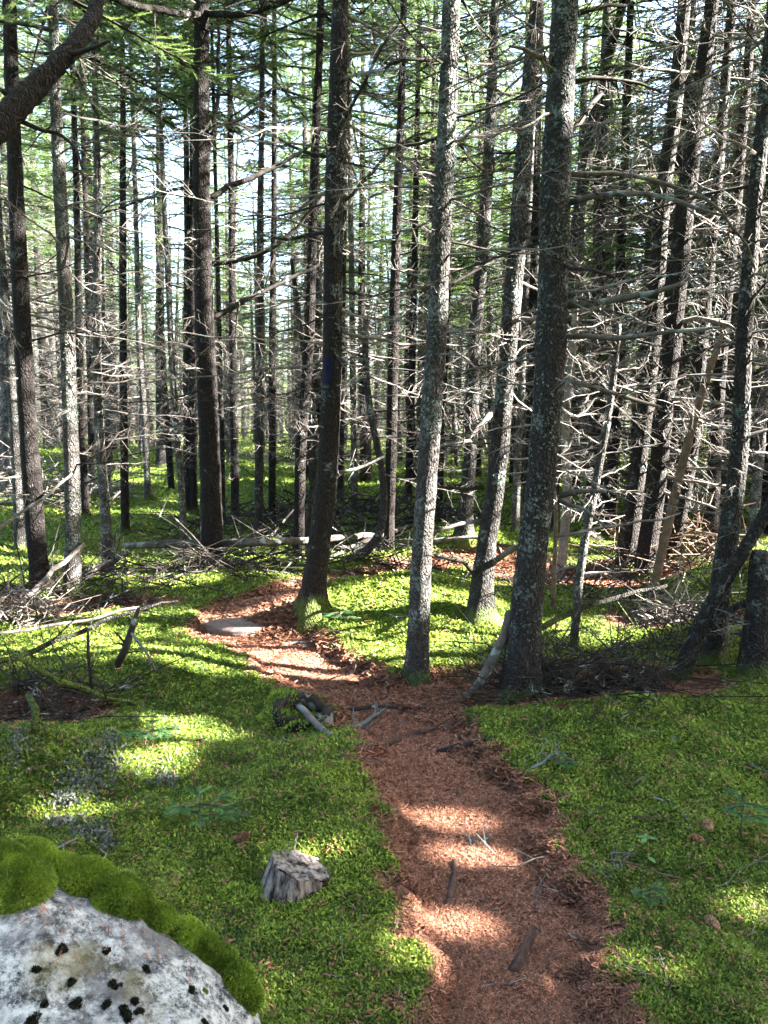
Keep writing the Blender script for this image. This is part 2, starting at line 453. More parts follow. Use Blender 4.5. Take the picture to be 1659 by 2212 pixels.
def plain_mat(name, c1, c2, sc_=30):
    m, n, b = new_mat(name)
    tc = N(n, 'ShaderNodeTexCoord'); nz = N(n, 'ShaderNodeTexNoise', _Scale=float(sc_), _Detail=4.0); n.links.new(tc.outputs['Object'], nz.inputs['Vector'])
    r = ramp(n, nz.outputs['Fac'], [(.35, c1), (.65, c2)]); n.links.new(r.outputs[0], b.inputs['Base Color']); b.inputs['Roughness'].default_value = .8
    return m
M_BLAZE = plain_mat('blue_blaze_paint', (.0015, .0025, .012), (.004, .007, .034), 60)
M_CONE = plain_mat('cone_scales', (.10, .05, .025), (.34, .20, .11), 120)

# ------------------------------------------------------------------ chosen sunlit places; crown twigs standing in their sun are cut out
SPOTS = [  # u, v, ru, rv, tilt in degrees: sun flecks on the ground
    (955, 1780, 125, 12, 4), (1020, 1853, 120, 13, 6), (960, 2005, 130, 15, 6), (940, 2088, 110, 9, 5), (1250, 2112, 70, 8, 4), (870, 1990, 60, 8, 35), (880, 2062, 55, 8, 40),
    (1625, 1960, 60, 28, 8), (1620, 2045, 70, 8, 6), (1440, 2095, 60, 10, 6), (1590, 1745, 35, 6, 4),
    (400, 1572, 90, 17, 6), (355, 1612, 50, 14, 6), (140, 1752, 90, 12, 6), (330, 1650, 50, 9, 4),
    (120, 1392, 130, 20, -6), (270, 1362, 140, 17, 2), (330, 1400, 130, 16, 4), (400, 1425, 80, 14, 6), (480, 1362, 90, 15, 4),
    (580, 1345, 100, 14, 4), (640, 1368, 70, 8, 5), (580, 1396, 130, 12, 5), (690, 1410, 60, 10, 5), (560, 1432, 90, 10, 6), (650, 1449, 100, 11, 6),
    (800, 1394, 95, 27, -8), (830, 1440, 60, 10, 0), (790, 1283, 100, 11, -12), (1000, 1365, 85, 26, -6), (1050, 1318, 40, 25, 0), (930, 1420, 60, 10, 0),
    (1280, 1362, 120, 20, 0), (1445, 1345, 45, 12, 0), (490, 1216, 25, 8, 0), (120, 1108, 60, 12, 0), (225, 1102, 45, 12, 0), (25, 1215, 45, 16, 0), (30, 1245, 40, 10, 0), (350, 1105, 60, 8, 0), (300, 1030, 60, 8, 0), (400, 1080, 50, 8, 0),
    (1290, 1172, 60, 9, 0), (1240, 1230, 90, 10, 0), (1010, 1212, 40, 8, 0), (810, 1216, 40, 7, 0), (1400, 1255, 80, 8, 0), (1650, 1180, 60, 10, 0), (1000, 1165, 50, 9, 0), (560, 1170, 60, 8, 0),
    (655, 1850, 48, 16, 0), (525, 2150, 30, 40, 0), (60, 1320, 70, 20, 0), (380, 1260, 60, 8, 0), (720, 1255, 60, 6, 0)]
SP_ = [(*q, *at(q[0], q[1])) for q in SPOTS]
_e1 = np.cross(SUN, [0, 0, 1]); _e1 /= np.linalg.norm(_e1); _e2 = np.cross(_e1, SUN)
BEAMS = []                                                     # (A, B, radius): stems and limbs that stand in the sun
def sun_gap(P):
    """True where a twig at P would shade one of the sunlit places"""
    out = np.zeros(len(P), bool)
    for (su, sv, ru, rv, tl, gx, gy, zz) in SP_:
        Q = P - SUN[None] * ((P[:, 2] - zz) / SUN[2])[:, None]
        u, v, d = project(Q)
        ok = d > .8
        e = 1.6 / math.hypot(gx, gy)
        k_ = .055 if sv < 1700 else .012
        ru = ru + k_ * FPX * e / 1.6; rv = rv + k_ * FPX * e * e / 1.6
        c, s = math.cos(math.radians(tl)), math.sin(math.radians(tl))
        du, dv = u - su, v - sv
        out |= ok & ((((du * c + dv * s) / ru) ** 2 + ((-du * s + dv * c) / rv) ** 2) < 1.0)
    a, b, k = P @ _e1, P @ _e2, P @ SUN
    for (A, B, r) in BEAMS:
        a0, b0, a1, b1 = A @ _e1, A @ _e2, B @ _e1, B @ _e2
        dx, dy = a1 - a0, b1 - b0
        t = np.clip(((a - a0) * dx + (b - b0) * dy) / (dx * dx + dy * dy + 1e-9), 0, 1)
        out |= (np.hypot(a - a0 - t * dx, b - b0 - t * dy) < r) & (k > A @ SUN + .3)
    return out

_sr = np.random.default_rng(123)
SPT = []
for q in SPOTS:
    a = _sr.uniform(0, 6.28, 20); r_ = np.sqrt(_sr.uniform(0, 1, 20))
    w_ = np.array([at(q[0] + math.cos(i) * j * q[2], q[1] + math.sin(i) * j * q[3]) for i, j in zip(a, r_)])
    SPT.append((w_ @ _e1, w_ @ _e2))
def beam_points():
    for (A, B, r) in BEAMS[:5] + BEAMS[9:12]:
        w_ = A + (B - A) * np.linspace(0, 1, 10)[:, None]
        SPT.append((w_ @ _e1, w_ @ _e2))
def stem_shades(x, y, z, Ht=12.5, r=.11):
    A = np.array([x, y, z]); B = np.array([x, y, z + Ht]); worst = 0; tot = 0
    a0, b0, a1, b1 = A @ _e1, A @ _e2, B @ _e1, B @ _e2
    for kk, (a, b) in enumerate(SPT):
        t = np.clip(((a - a0) * (a1 - a0) + (b - b0) * (b1 - b0)) / ((a1 - a0) ** 2 + (b1 - b0) ** 2), 0, 1)
        f = (np.hypot(a - a0 - t * (a1 - a0), b - b0 - t * (b1 - b0)) < r).mean(); worst = max(worst, f if kk >= len(SPOTS) or SPOTS[kk][1] > 1480 else f * .5); tot += f
    return worst, tot

# ------------------------------------------------------------------ boughs and needles
def crown_twigs(rng, z0, z1, R, dens=1.0, axis=None):
    """twig positions, directions, lengths of a spruce crown about a stem, and the lines of its boughs"""
    pos = []; dr = []; ln = []; boughs = []
    z = z0
    while z < z1 - .15:
        t = (z - z0) / (z1 - z0)
        nb = max(2, int(round(5 * dens * (0.55 + .45 * min(1, t * 4)) + rng.uniform(-.5, .5))))
        a0 = rng.uniform(0, 6.28)
        for k in range(nb):
            az = a0 + k * 6.283 / nb + rng.uniform(-.4, .4)
            L = R * (1 - t) ** .8 * rng.uniform(.55, 1.15) + .15
            slope = -.25 + .75 * t + rng.uniform(-.15, .15)
            o = np.array([math.cos(az), math.sin(az), 0])
            s = np.linspace(0, 1, 6)
            c0 = np.array([0, 0, z + rng.uniform(-.12, .12)]) if axis is None else axis(z)
            B = c0 + o[None] * (s * L)[:, None] + np.array([0, 0, 1.])[None] * (L * (slope * s - .28 * s * s + .22 * s ** 3))[:, None]
            boughs.append((B, .006 + .008 * L))
            m = max(3, int(L / .068))
            q = np.sort(rng.uniform(.22, 1, m))
            side = np.array([-o[1], o[0], 0])
            for sg in (-1, 1):
                base = np.stack([np.interp(q, s, B[:, c]) for c in range(3)], -1)
                tl = (.40 * (1 - q) * min(1, L) + .11) * rng.uniform(.7, 1.25, m)
                dd = o[None] * rng.uniform(.5, .9, m)[:, None] + side[None] * (sg * rng.uniform(.6, 1, m))[:, None] + np.stack([0 * q, 0 * q, rng.uniform(-.35, .15, m)], -1)
                dd /= np.linalg.norm(dd, axis=1)[:, None]
                nu = np.ceil(tl / .16).astype(int)
                for j in range(int(nu.max())):
                    sel = nu > j
                    u = tl[sel] / nu[sel]
                    pos.append(base[sel] + dd[sel] * (u * j)[:, None]); dr.append(dd[sel]); ln.append(u)
            pos.append(B[-1:] - o[None] * .02); dr.append(o[None] + [[0, 0, .1]]); ln.append(np.array([.15]))
        z += rng.uniform(.26, .42) / max(.5, dens)
    return np.vstack(pos), np.vstack(dr), np.concatenate(ln), boughs

def needles(mb, rng, P, D, L, pairs, wid, fat, tint_lo=.0, tint_hi=1.0, core=True):
    """a comb of needle blades along each twig"""
    n = len(P)
    if n == 0: return
    up = np.tile([0, 0, 1.], (n, 1)) + rng.normal(0, .25, (n, 3))
    S = np.cross(D, up); S /= np.linalg.norm(S, axis=1)[:, None] + 1e-9
    U = np.cross(S, D)
    tw = rng.uniform(tint_lo, tint_hi, n)
    Vs = []; As = []
    for i in range(pairs):
        f = (i + .5) / pairs
        b = P + D * (L * f)[:, None]
        for sg in (-1, 1):
            tip = b + S * (sg * wid * rng.uniform(.7, 1.2, n))[:, None] + D * (wid * rng.uniform(.3, .9, n))[:, None] + U * (wid * rng.uniform(-.35, .55, n))[:, None]
            h = L / pairs * fat
            Vs.append(np.stack([b - D * h[:, None] * .5, b + D * h[:, None] * .5, tip], 1)); As.append(np.repeat(np.clip(tw + rng.uniform(-.2, .2, n), 0, 1), 3))
    if core:
        tip = P + D * (L * 1.1)[:, None]
        Vs.append(np.stack([P + U * .004 * 2, P - U * .004 * 2, tip], 1)); As.append(np.repeat(tw * .6, 3))
    V = np.concatenate(Vs).reshape(-1, 3)
    mb.add(V, np.arange(len(V)).reshape(-1, 3), None, np.concatenate(As))

def crown_mesh(rng, z0, z1, R, dens, lod, origin=None, carve=False, axis=None):
    P, D, L, boughs = crown_twigs(rng, z0, z1, R, dens, axis)
    if carve and origin is not None:
        o_ = np.asarray(origin)[None]
        k = ~(sun_gap(P + o_) | sun_gap(P + D * (L * .55)[:, None] + o_) | sun_gap(P + D * (L * 1.1)[:, None] + o_))
        P, D, L = P[k], D[k], L[k]
    mb = MB()
    if lod == 0: needles(mb, rng, P, D, L, 11, .019, .55)
    elif lod == 1: needles(mb, rng, P, D, L, 7, .025, .55)
    else: needles(mb, rng, P, D, L, 2, .068, 1.1, core=False)
    me = mb.mesh('crown', M_NEEDLE)
    bm_ = None
    return me, boughs

# ------------------------------------------------------------------ dead limbs
def wander(rng, L, n, droop, wob):
    s = np.linspace(0, 1, n)
    y = np.cumsum(rng.normal(0, wob, n)) * L / n; z = np.cumsum(rng.normal(0, wob, n)) * L / n
    y -= y[0]; z -= z[0]
    return np.stack([s * L, y + rng.uniform(-.12, .12) * L * s * s, z + L * (droop * s + rng.uniform(-.1, .12) * s * s)], -1)
def dead_limb(rng, L, r0, twigs=9, sides=5, tsides=3, sub=True):
    mb = MB()
    n = 9
    P = wander(rng, L, n, rng.uniform(-.28, .06), .11)
    R = r0 * (1 - .82 * np.linspace(0, 1, n))
    tube_into(mb, P, R, sides)
    for k in range(twigs):
        f = rng.uniform(.15, .97); b = np.array([np.interp(f, np.linspace(0, 1, n), P[:, c]) for c in range(3)])
        l = L * (1 - f * .55) * rng.uniform(.12, .42)
        a = rng.choice([-1, 1]) * rng.uniform(.5, 1.2); e = rng.normal(0, .35)
        d = np.array([math.cos(a), math.sin(a), e]); d /= np.linalg.norm(d)
        tp = np.array([b, b + d * l * .5 + rng.normal(0, .025, 3) * l, b + d * l + rng.normal(0, .05, 3) * l - [0, 0, .07 * l]])
        tr = max(.0016, r0 * .3 * (1 - .5 * f))
        tube_into(mb, tp, [tr, tr * .75, tr * .3], tsides)
        if sub:
            for q in range(rng.integers(1, 4)):
                g = rng.uniform(.25, .95); bb = tp[0] + (tp[2] - tp[0]) * g
                d2 = d + rng.normal(0, .6, 3); d2 /= np.linalg.norm(d2); l2 = l * rng.uniform(.2, .5)
                tube_into(mb, [bb, bb + d2 * l2 * .5, bb + d2 * l2 + rng.normal(0, .05, 3) * l2], [tr * .6, tr * .45, tr * .2], 3)
    return mb
LIB = []
_r = np.random.default_rng(5)
for k in range(18):
    L = [.5, .7, .9, 1.1, 1.3, 1.6][k % 6]
    mb = dead_limb(_r, L, .004 + .005 * L, int(8 + 11 * L))
    LIB.append((L, mb.mesh('dead_branch', [M_TWIG, M_TWIG_DARK][k % 3 == 2])))
LIBP = [(L, me.copy()) for (L, me) in LIB]
for L, me in LIBP:
    me.materials.clear(); me.materials.append(M_TWIG_DARK)

def add_limb(parent, p, az, tilt, L, rng, dark=False):
    cand = sorted(range(len(LIB)), key=lambda i: abs(LIB[i][0] - L) + rng.uniform(0, .25))[0]
    l0, me = (LIBP if dark else LIB)[cand]
    o = bpy.data.objects.new('dead_branch', me); COL.objects.link(o); o.parent = parent
    s = L / l0
    o.matrix_local = Matrix.Translation(Vector(p)) @ Matrix.Rotation(az, 4, 'Z') @ Matrix.Rotation(-tilt, 4, 'Y') @ Matrix.Rotation(rng.uniform(0, 6.28), 4, 'X') @ Matrix.Diagonal((s, s * rng.uniform(.8, 1.2), s, 1))
    return o

# ------------------------------------------------------------------ stems
def stem_mesh(P, R, sides, step, seed, mat, rough=1.0, cap=True, roots=0.0):
    P, R = resample(P, R, step)
    V, T, Q = tube(P, R, sides, caps=True)
    n = len(P); nv = n * sides
    C = np.repeat(P, sides, 0)
    d = V[:nv] - C; r = np.linalg.norm(d, axis=1)[:, None] + 1e-9
    q = V[:nv] + seed * 3.7
    amp = (.10 * (noise3(q * [5, 5, 2.5], 1) - .5) + .09 * (noise3(q * [22, 22, 14], 2) - .5)) * rough
    if roots:
        z_ = C[:, 2]; an = np.arctan2(d[:, 1], d[:, 0]); lob = np.clip(.35 + .5 * np.sin(an * 3 + seed) + .4 * np.sin(an * 5 + 2 * seed), 0, 1.2)
        amp = amp + roots * np.exp(-np.clip(z_ + .02, 0, 9) / .085) * lob
    amp2 = .008 * (noise3(q * [55, 55, 40], 4) - .3) * rough
    V[:nv] = C + d * (1 + amp[:, None]) + d / r * np.minimum(amp2[:, None], r * .3)
    return mesh_np('trunk', V, T, Q, mat, True), P, R

HERO = []
def hero(label, pts, H_=13.0, cb=6.0, nb=34, blen=(.5, 1.3), bark=M_BARK, Rc=1.5, snag=False, hmin=.9, flare=1.25, dark=False, crown=True, name='spruce_tree', cat='tree', dens=.95, seed=None):
    seed = seed or len(HERO) + 1
    rng = np.random.default_rng(1000 + seed)
    P0 = at(pts[0][0], pts[0][1])
    W = []; R = []
    for (u, v, wd) in pts:
        q, t = on_plane(P0, u, v); W.append(q); R.append(wd / 2 / FPX * t)
    W = np.array(W); R = np.array(R)
    W[0] = P0
    root = thing(name, label, cat, tuple(P0))
    L = W - P0
    L = np.vstack([[L[0] - [0, 0, .22]], L]); R = np.concatenate([[R[0] * flare * 1.15], R]); R[1] *= 1.0
    top = L[-1]; dirn = (L[-1] - L[-2]); dirn /= np.linalg.norm(dirn)
    if not snag:
        h = H_ - top[2]
        if h > .5:
            d2 = dirn * .6 + np.array([0, 0, .4]); d2 /= d2[2]
            ex = [top + d2 * h * f for f in (.25, .5, .75, 1)]
            L = np.vstack([L, ex]); R = np.concatenate([R, R[-1] * np.array([.8, .58, .34, .06])])
    dist = math.hypot(P0[0], P0[1])
    sides = int(np.clip(170 * R[1] * 6 / dist, 9, 30)); step = float(np.clip(.008 * dist, .035, .16))
    me, PP, RR = stem_mesh(L, R, sides, step, seed, bark, roots=.75 if not snag else .2)
    tr = link('trunk', me, root)
    zs = PP[:, 2]
    axis = lambda z: np.array([np.interp(z, zs, PP[:, 0]), np.interp(z, zs, PP[:, 1]), z])
    ztop = zs[-1]
    if crown and not snag:
        cm, bo = crown_mesh(rng, cb, ztop - .2, Rc, dens, 0 if dist < 10.5 else 1, P0, True, axis)
        link('crown', cm, root)
        mb = MB()
        for (B, r) in bo[: int(len(bo) * .7)]: tube_into(mb, B, np.linspace(r, .002, len(B)), 4)
        tag(link('bough', mb.mesh('bough', M_TWIG_DARK), root), kind='stuff')
    hi = (cb + 1.5) if not snag else ztop
    vis = 1.6 + dist * .62
    hi = min(hi, vis, ztop)
    nb = int(nb * 1.6)
    for k in range(nb):
        z = hmin + (hi - hmin) * ((k + rng.uniform(0, 1)) / nb)
        az = rng.uniform(0, 6.28)
        ln = rng.uniform(*blen) * (.75 if z < 1.6 else 1)
        if math.sin(az - math.atan2(P0[1], P0[0])) ** 2 < .25 and math.cos(az - math.atan2(P0[1], P0[0])) < 0 and dist < 9: ln *= .55
        rr = np.interp(z, zs, RR)
        c = axis(z) + np.array([math.cos(az), math.sin(az), 0]) * rr * .6
        add_limb(root, c, az, rng.uniform(-.35, .25), ln, rng, dark)
    rec = dict(root=root, P0=P0, axis=axis, R=RR, z=zs, dist=dist)
    HERO.append(rec)
    return rec

def limb_px(tree, pts, name='dead_branch', mat=None, bend=0.0, twigs=10, seed=0, sides=6, base=None):
    """a limb drawn from measured points; BEND pushes its far end towards (-) or away (+) from the viewer, in metres"""
    rng = np.random.default_rng(seed + 77)
    P0 = tree['P0'] if tree else base
    W = []; R = []
    n = np.array([P0[0], P0[1], 0]); n /= np.linalg.norm(n)
    m = len(pts)
    for i, (u, v, wd) in enumerate(pts):
        off = P0 + n * bend * i / (m - 1)
        nn = n
        d = ray(u, v); t = ((off - CAM) @ nn) / (d @ nn)
        W.append(CAM + t * d); R.append(wd / 2 / FPX * t)
    org = np.asarray(tree['P0'] if tree else W[0])
    P, R = resample(np.array(W) - org, np.array(R), .12)
    P[1:-1] += rng.normal(0, .006, P[1:-1].shape)
    mb = MB(); tube_into(mb, P, R, sides)
    Ltot = np.linalg.norm(np.diff(P, axis=0), axis=1).sum()
    for k in range(twigs):
        f = rng.uniform(.15, 1); i = f * (len(P) - 1); b = np.array([np.interp(i, np.arange(len(P)), P[:, c]) for c in range(3)])
        ax = P[min(len(P) - 1, int(i) + 1)] - P[max(0, int(i) - 1)]; ax /= np.linalg.norm(ax)
        d = ax * rng.uniform(.2, .9) + rng.normal(0, .6, 3); d /= np.linalg.norm(d)
        l = rng.uniform(.12, .45) * min(1.3, Ltot) * (1.1 - .5 * f)
        r = max(.0018, np.interp(i, np.arange(len(P)), R) * .35)
        tube_into(mb, [b, b + d * l * .5 + rng.normal(0, .03, 3) * l, b + d * l + rng.normal(0, .08, 3) * l - [0, 0, .04 * l]], [r, r * .7, r * .3], 4)
        if rng.uniform() < .7:
            d2 = d + rng.normal(0, .5, 3); d2 /= np.linalg.norm(d2); bb = b + d * l * .55
            tube_into(mb, [bb, bb + d2 * l * .45], [r * .55, r * .25], 3)
    o = link(name, mb.mesh(name, mat or M_TWIG_DARK, True), tree['root'] if tree else None)
    if not tree: o.location = tuple(org)
    return o
exec_parts = True
# ------------------------------------------------------------------ ground and path
def ground():
    n = 640
    s = np.linspace(-1, 1, n)
    xs = 1.0 * np.sinh(5.63 * s); ys = 2.6 + np.sinh(5.63 * s) * 1.0
    ys = np.where(ys < -25, -25 + (ys + 25) * .1, ys)
    X, Y = np.meshgrid(xs, ys)
    x, y = X.ravel(), Y.ravel()
    z = H(x, y); lm = litter_mask(x, y)
    V = np.stack([x, y, z], -1)
    i = np.arange(n - 1)[:, None] * n; j = np.arange(n - 1)[None]
    Q = np.stack([i + j, i + j + 1, i + n + j + 1, i + n + j], -1).reshape(-1, 4)
    tag(link('ground', mesh_np('ground', V, None, Q, M_GROUND, True, {'litter': lm})), kind='structure')
    sd = path_sd(x, y)
    keep = (sd[Q] > -.01).all(1) & (np.abs(x[Q]).max(1) < 9) & (y[Q].max(1) < 22) & (y[Q].min(1) > -5)
    q = Q[keep]; ids, inv = np.unique(q, return_inverse=True)
    Vp = V[ids] + [0, 0, .004]
    tag(link('path', mesh_np('path', Vp, None, inv.reshape(-1, 4), M_SOIL, True)), kind='structure')
ground()

def carpet():
    rng = np.random.default_rng(11)
    n = 2000000
    u = rng.uniform(-700, 2400, n); v = 905 + (2620 - 905) * rng.uniform(0, 1, n) ** .9
    d = ray(u, v); t = -CAMZ / d[:, 2]
    ok = (t > 0) & (t < 60)
    x, y, t = d[ok, 0] * t[ok], d[ok, 1] * t[ok], t[ok]
    z = H(x, y); lm = litter_mask(x, y)
    r = rng.uniform(0, 1, len(x))
    px = t / 773.0
    # moss
    thin = np.maximum(lm, smooth(.66, .80, fbm2(x / .55 + 40, y / .55, 91)) * .55)
    k = r > thin * 1.02
    k &= ~((lm > .3) & (rng.uniform(0, 1, len(x)) < .6))
    xm, ym, zm, pm = x[k], y[k], z[k], px[k]; m = len(xm)
    L = np.maximum(.008, pm * 2.6) * rng.uniform(.6, 1.35, m); W = L * rng.uniform(.42, .68, m)
    az = rng.uniform(0, 6.283, m); el = np.radians(rng.uniform(-5, 58, m))
    D = np.stack([np.cos(az) * np.cos(el), np.sin(az) * np.cos(el), np.sin(el)], -1)
    S = np.stack([-np.sin(az), np.cos(az), rng.normal(0, .5, m)], -1)
    hz_ = rng.uniform(-.004, .013, m); P = np.stack([xm, ym, zm + hz_], -1)
    V = np.stack([P - S * W[:, None] / 2, P + S * W[:, None] / 2, P + D * L[:, None] + S * (W * .25)[:, None], P + D * L[:, None] - S * (W * .25)[:, None]], 1).reshape(-1, 3)
    Q = np.arange(m * 4).reshape(-1, 4)
    yel = fbm2(xm / .8, ym / .8, 61, 3); cl = fbm2(xm / .09, ym / .09, 63, 2)
    tint = np.clip(.02 + .5 * (yel - .2) + .6 * (cl - .35) + rng.normal(.03, .27, m), 0, 1)
    o = link('moss', mesh_np('moss', V, None, Q, M_MOSS, False, {'tint': np.repeat(tint, 4)}))
    tag(o, 'bright green feather moss covering the forest floor on both sides of the path', 'moss', kind='stuff')
    # fallen needles
    k = (r < lm) | (rng.uniform(0, 1, len(x)) < .003)
    xm, ym, zm, pm = x[k], y[k], z[k], px[k]
    rep = 5
    xm, ym, zm, pm = [np.repeat(a, rep) for a in (xm, ym, zm, pm)]
    m = len(xm); xm = xm + rng.normal(0, 1, m) * pm * 2.5; ym = ym + rng.normal(0, 1, m) * pm * 3.5
    L = np.maximum(.012, pm * 4.3) * rng.uniform(.5, 1.7, m); W = np.maximum(.0014, pm * .72) * rng.uniform(.7, 1.6, m)
    az = rng.uniform(0, 6.283, m); el = rng.normal(0, .28, m)
    D = np.stack([np.cos(az), np.sin(az), np.sin(el)], -1); S = np.stack([-np.sin(az), np.cos(az), rng.normal(0, .35, m)], -1)
    P = np.stack([xm, ym, zm + .007 + rng.uniform(0, .012, m)], -1) - D * L[:, None] / 2
    V = np.stack([P - S * W[:, None] / 2, P + S * W[:, None] / 2, P + D * L[:, None] + S * W[:, None] / 2, P + D * L[:, None] - S * W[:, None] / 2], 1).reshape(-1, 3)
    tint = np.clip(rng.beta(1.4, 2.4, m), 0, 1)
    o = link('needle_litter', mesh_np('needle_litter', V, None, np.arange(m * 4).reshape(-1, 4), M_LITTER, False, {'tint': np.repeat(tint, 4)}))
    tag(o, 'red brown fallen spruce needles carpeting the trodden path', 'needle litter', kind='stuff')
carpet()

# ------------------------------------------------------------------ the measured trees
def beam(bu, bv, pts, r):
    P0 = at(bu, bv)
    q = [on_plane(P0, u, v)[0] for u, v in pts]
    for a, b in zip(q[:-1], q[1:]): BEAMS.append((a, b, r))
beam(235, 1231, [(235, 1225), (222, 1000), (212, 740), (213, 560)], .17)
beam(1034, 1332, [(1036, 1325), (1060, 1130)], .26)
beam(1034, 1332, [(1068, 1080), (1086, 900), (1098, 740), (1105, 660)], .26)
beam(453, 1222, [(462, 1215), (458, 1080)], .13)
beam(453, 1222, [(455, 1020), (452, 960)], .10)
beam(901, 1467, [(908, 1290), (910, 1200)], .10)
beam(901, 1467, [(920, 1110), (924, 1000)], .12)
beam(901, 1467, [(972, 300), (970, 210)], .12)
beam(92, 1290, [(78, 1130), (62, 900), (58, 820)], .12)
beam(1351, 1232, [(1395, 910), (1412, 730)], .2)
beam(1351, 1232, [(1372, 1090), (1385, 960)], .2)
beam(1389, 1251, [(1400, 1225), (1425, 1060), (1440, 850), (1450, 700)], .24)
beam(1239, 1396, [(1262, 1150), (1300, 960), (1318, 850)], .13)
beam(1211, 1252, [(1225, 1200), (1232, 1050), (1228, 850)], .2)
beam(1389, 1251, [(1250, 900), (1550, 900)], .35)
beam(1389, 1251, [(1300, 1080), (1560, 1060)], .22)
beam(1122, 1500, [(1210, 260), (1206, 210)], .12)
beam(320, 1080, [(318, 1000), (300, 700)], .25)
beam(45, 1185, [(40, 1100), (25, 830)], .15)
beam(397, 1207, [(395, 1150), (380, 930)], .12)
beam(839, 1202, [(842, 1195), (846, 1110)], .12)
beam(520, 1121, [(560, 700), (566, 400)], .5)
beam(1479, 1232, [(1460, 420), (1500, 150)], .3)

G_ = "single spruces standing along the path"
tA = hero('grey stem at the picture edge, first behind the stack of fallen twigs', [(45, 1187, 24), (36, 987, 22), (20, 737, 21), (2, 560, 19)], 12, 6, 20, bark=M_BARK_GREY)
tB = hero('dark rough spruce rising out of the heap of fallen twigs', [(92, 1292, 44), (80, 1187, 38), (65, 987, 38), (50, 737, 35), (36, 450, 31), (27, 225, 29), (20, 0, 27)], 13.5, 6.3, 34, bark=M_BARK_DARK)
tC = hero('grey lichened spruce with mossy foot beside the dark stem and pale leaning pole', [(155, 1280, 36), (158, 1187, 32), (155, 987, 31), (146, 737, 30), (132, 450, 27), (120, 225, 23), (114, 0, 20)], 12.5, 4.6, 36, bark=M_BARK_GREY, dens=.9)
tD = hero('slim spruce with a fully sunlit pale stem', [(236, 1231, 22), (227, 1100, 22), (214, 937, 20), (209, 737, 18), (212, 400, 14), (205, 200, 10)], 9.5, 5.0, 34, bark=M_BARK_GREY)
hero('dark stem standing close behind the grey lichened one', [(186, 1118, 18), (178, 987, 17), (172, 737, 16), (166, 450, 13)], 12, 6, 22, bark=M_BARK_DARK)
hero('straight thin dark stem next after the fully sunlit one', [(271, 1152, 18), (268, 987, 17), (266, 737, 16), (265, 450, 14), (266, 250, 12)], 12, 5.5, 26, bark=M_BARK)
hero('crooked thin sapling with a sun-struck foot on the far moss', [(320, 1080, 14), (312, 900, 14), (300, 737, 13), (296, 560, 11)], 11, 5.5, 22, bark=M_BARK_GREY)
hero('bluish stem widening at its root on the mossy rise', [(350, 1010, 26), (347, 900, 20), (345, 737, 19), (346, 500, 16)], 14, 6, 22, bark=M_BARK_LICH)
hero('slim leaning stem, pale and sunlit below, behind the horizontal log', [(398, 1207, 14), (394, 1080, 14), (384, 960, 13), (371, 780, 12), (360, 560, 11)], 9, 6, 20, bark=M_BARK_GREY)
hero('slim grey stem immediately beside the thick dark spruce', [(402, 1106, 16), (404, 937, 16), (403, 737, 15), (404, 500, 13)], 12, 6, 20, bark=M_BARK_LICH)
hero('black stem half hidden by the thick dark spruce', [(418, 1110, 18), (416, 937, 18), (415, 737, 17), (417, 450, 14)], 13, 6, 20, bark=M_BARK_DARK)
tE = hero('thick dark spruce with long upswept dead limbs and a sunlit mossy foot', [(455, 1225, 50), (457, 1110, 46), (454, 987, 44), (443, 737, 40), (436, 450, 37), (434, 225, 34), (436, 0, 29)], 14, 7.2, 26, bark=M_BARK_DARK, blen=(.4, 1.1))
hero('thin brown stem peeping from behind the thick dark spruce', [(482, 1135, 11), (480, 987, 11), (474, 737, 10)], 10, 5.5, 16, bark=M_BARK)
hero('straight dark stem second beyond the thick dark spruce', [(508, 1122, 18), (506, 937, 17), (503, 737, 16), (500, 450, 14)], 13, 6, 24, bark=M_BARK_DARK)
hero('straight grey spotted stem behind the horizontal log', [(558, 1165, 20), (560, 987, 18), (562, 737, 17), (562, 450, 14), (566, 225, 11)], 13, 5.6, 30, bark=M_BARK_LICH)
hero('dark slim stem by the grey spotted one behind the log', [(587, 1132, 17), (588, 987, 16), (588, 737, 15), (592, 450, 12)], 13, 6, 22, bark=M_BARK_DARK)
hero('leaning black stem forking from the ground by the brown trunk of the blue blaze', [(645, 1199, 24), (648, 987, 23), (668, 737, 22), (681, 300, 18), (690, 120, 15)], 13, 5.6, 26, bark=M_BARK_DARK)
hero('thin crooked pole slanting away from the trunk of the blue blaze', [(662, 1192, 14), (684, 960, 13), (672, 850, 13), (652, 737, 12), (640, 640, 11), (630, 560, 8)], 6, 5, 12, bark=M_BARK_LICH, snag=True, crown=False)
tF = hero('brown scaly spruce with a blue trail blaze, curved foot beside the path', [(672, 1308, 56), (684, 1220, 49), (702, 1085, 46), (714, 900, 42), (719, 737, 42), (720, 450, 41), (728, 225, 37), (735, 0, 34)], 14, 6.2, 42, bark=M_BARK, hmin=1.2, flare=1.2)
hero('slim far stem with a yellow green mossy foot', [(766, 1112, 15), (764, 937, 14), (761, 737, 13), (758, 500, 12)], 13, 6, 20, bark=M_BARK_GREY)
tJs = hero('hook shaped dead stem curving up from the ground, pale above', [(700, 1222, 14), (745, 1214, 18), (795, 1198, 20), (822, 1165, 18), (832, 1110, 16), (826, 1010, 14), (808, 935, 14), (793, 850, 14), (787, 737, 13), (790, 690, 11)], 6, 5, 12, bark=M_BARK_LICH, snag=True, crown=False, flare=.9)
hero('dark straight spruce behind the hook shaped stem', [(839, 1197, 24), (842, 1110, 22), (846, 937, 23), (850, 737, 23), (858, 450, 19), (866, 250, 16)], 13, 5.8, 34, bark=M_BARK_DARK)
hero('slim dark stem close behind the smooth grey trunk', [(882, 1088, 16), (886, 937, 16), (892, 737, 15)], 13, 6, 18, bark=M_BARK_DARK)
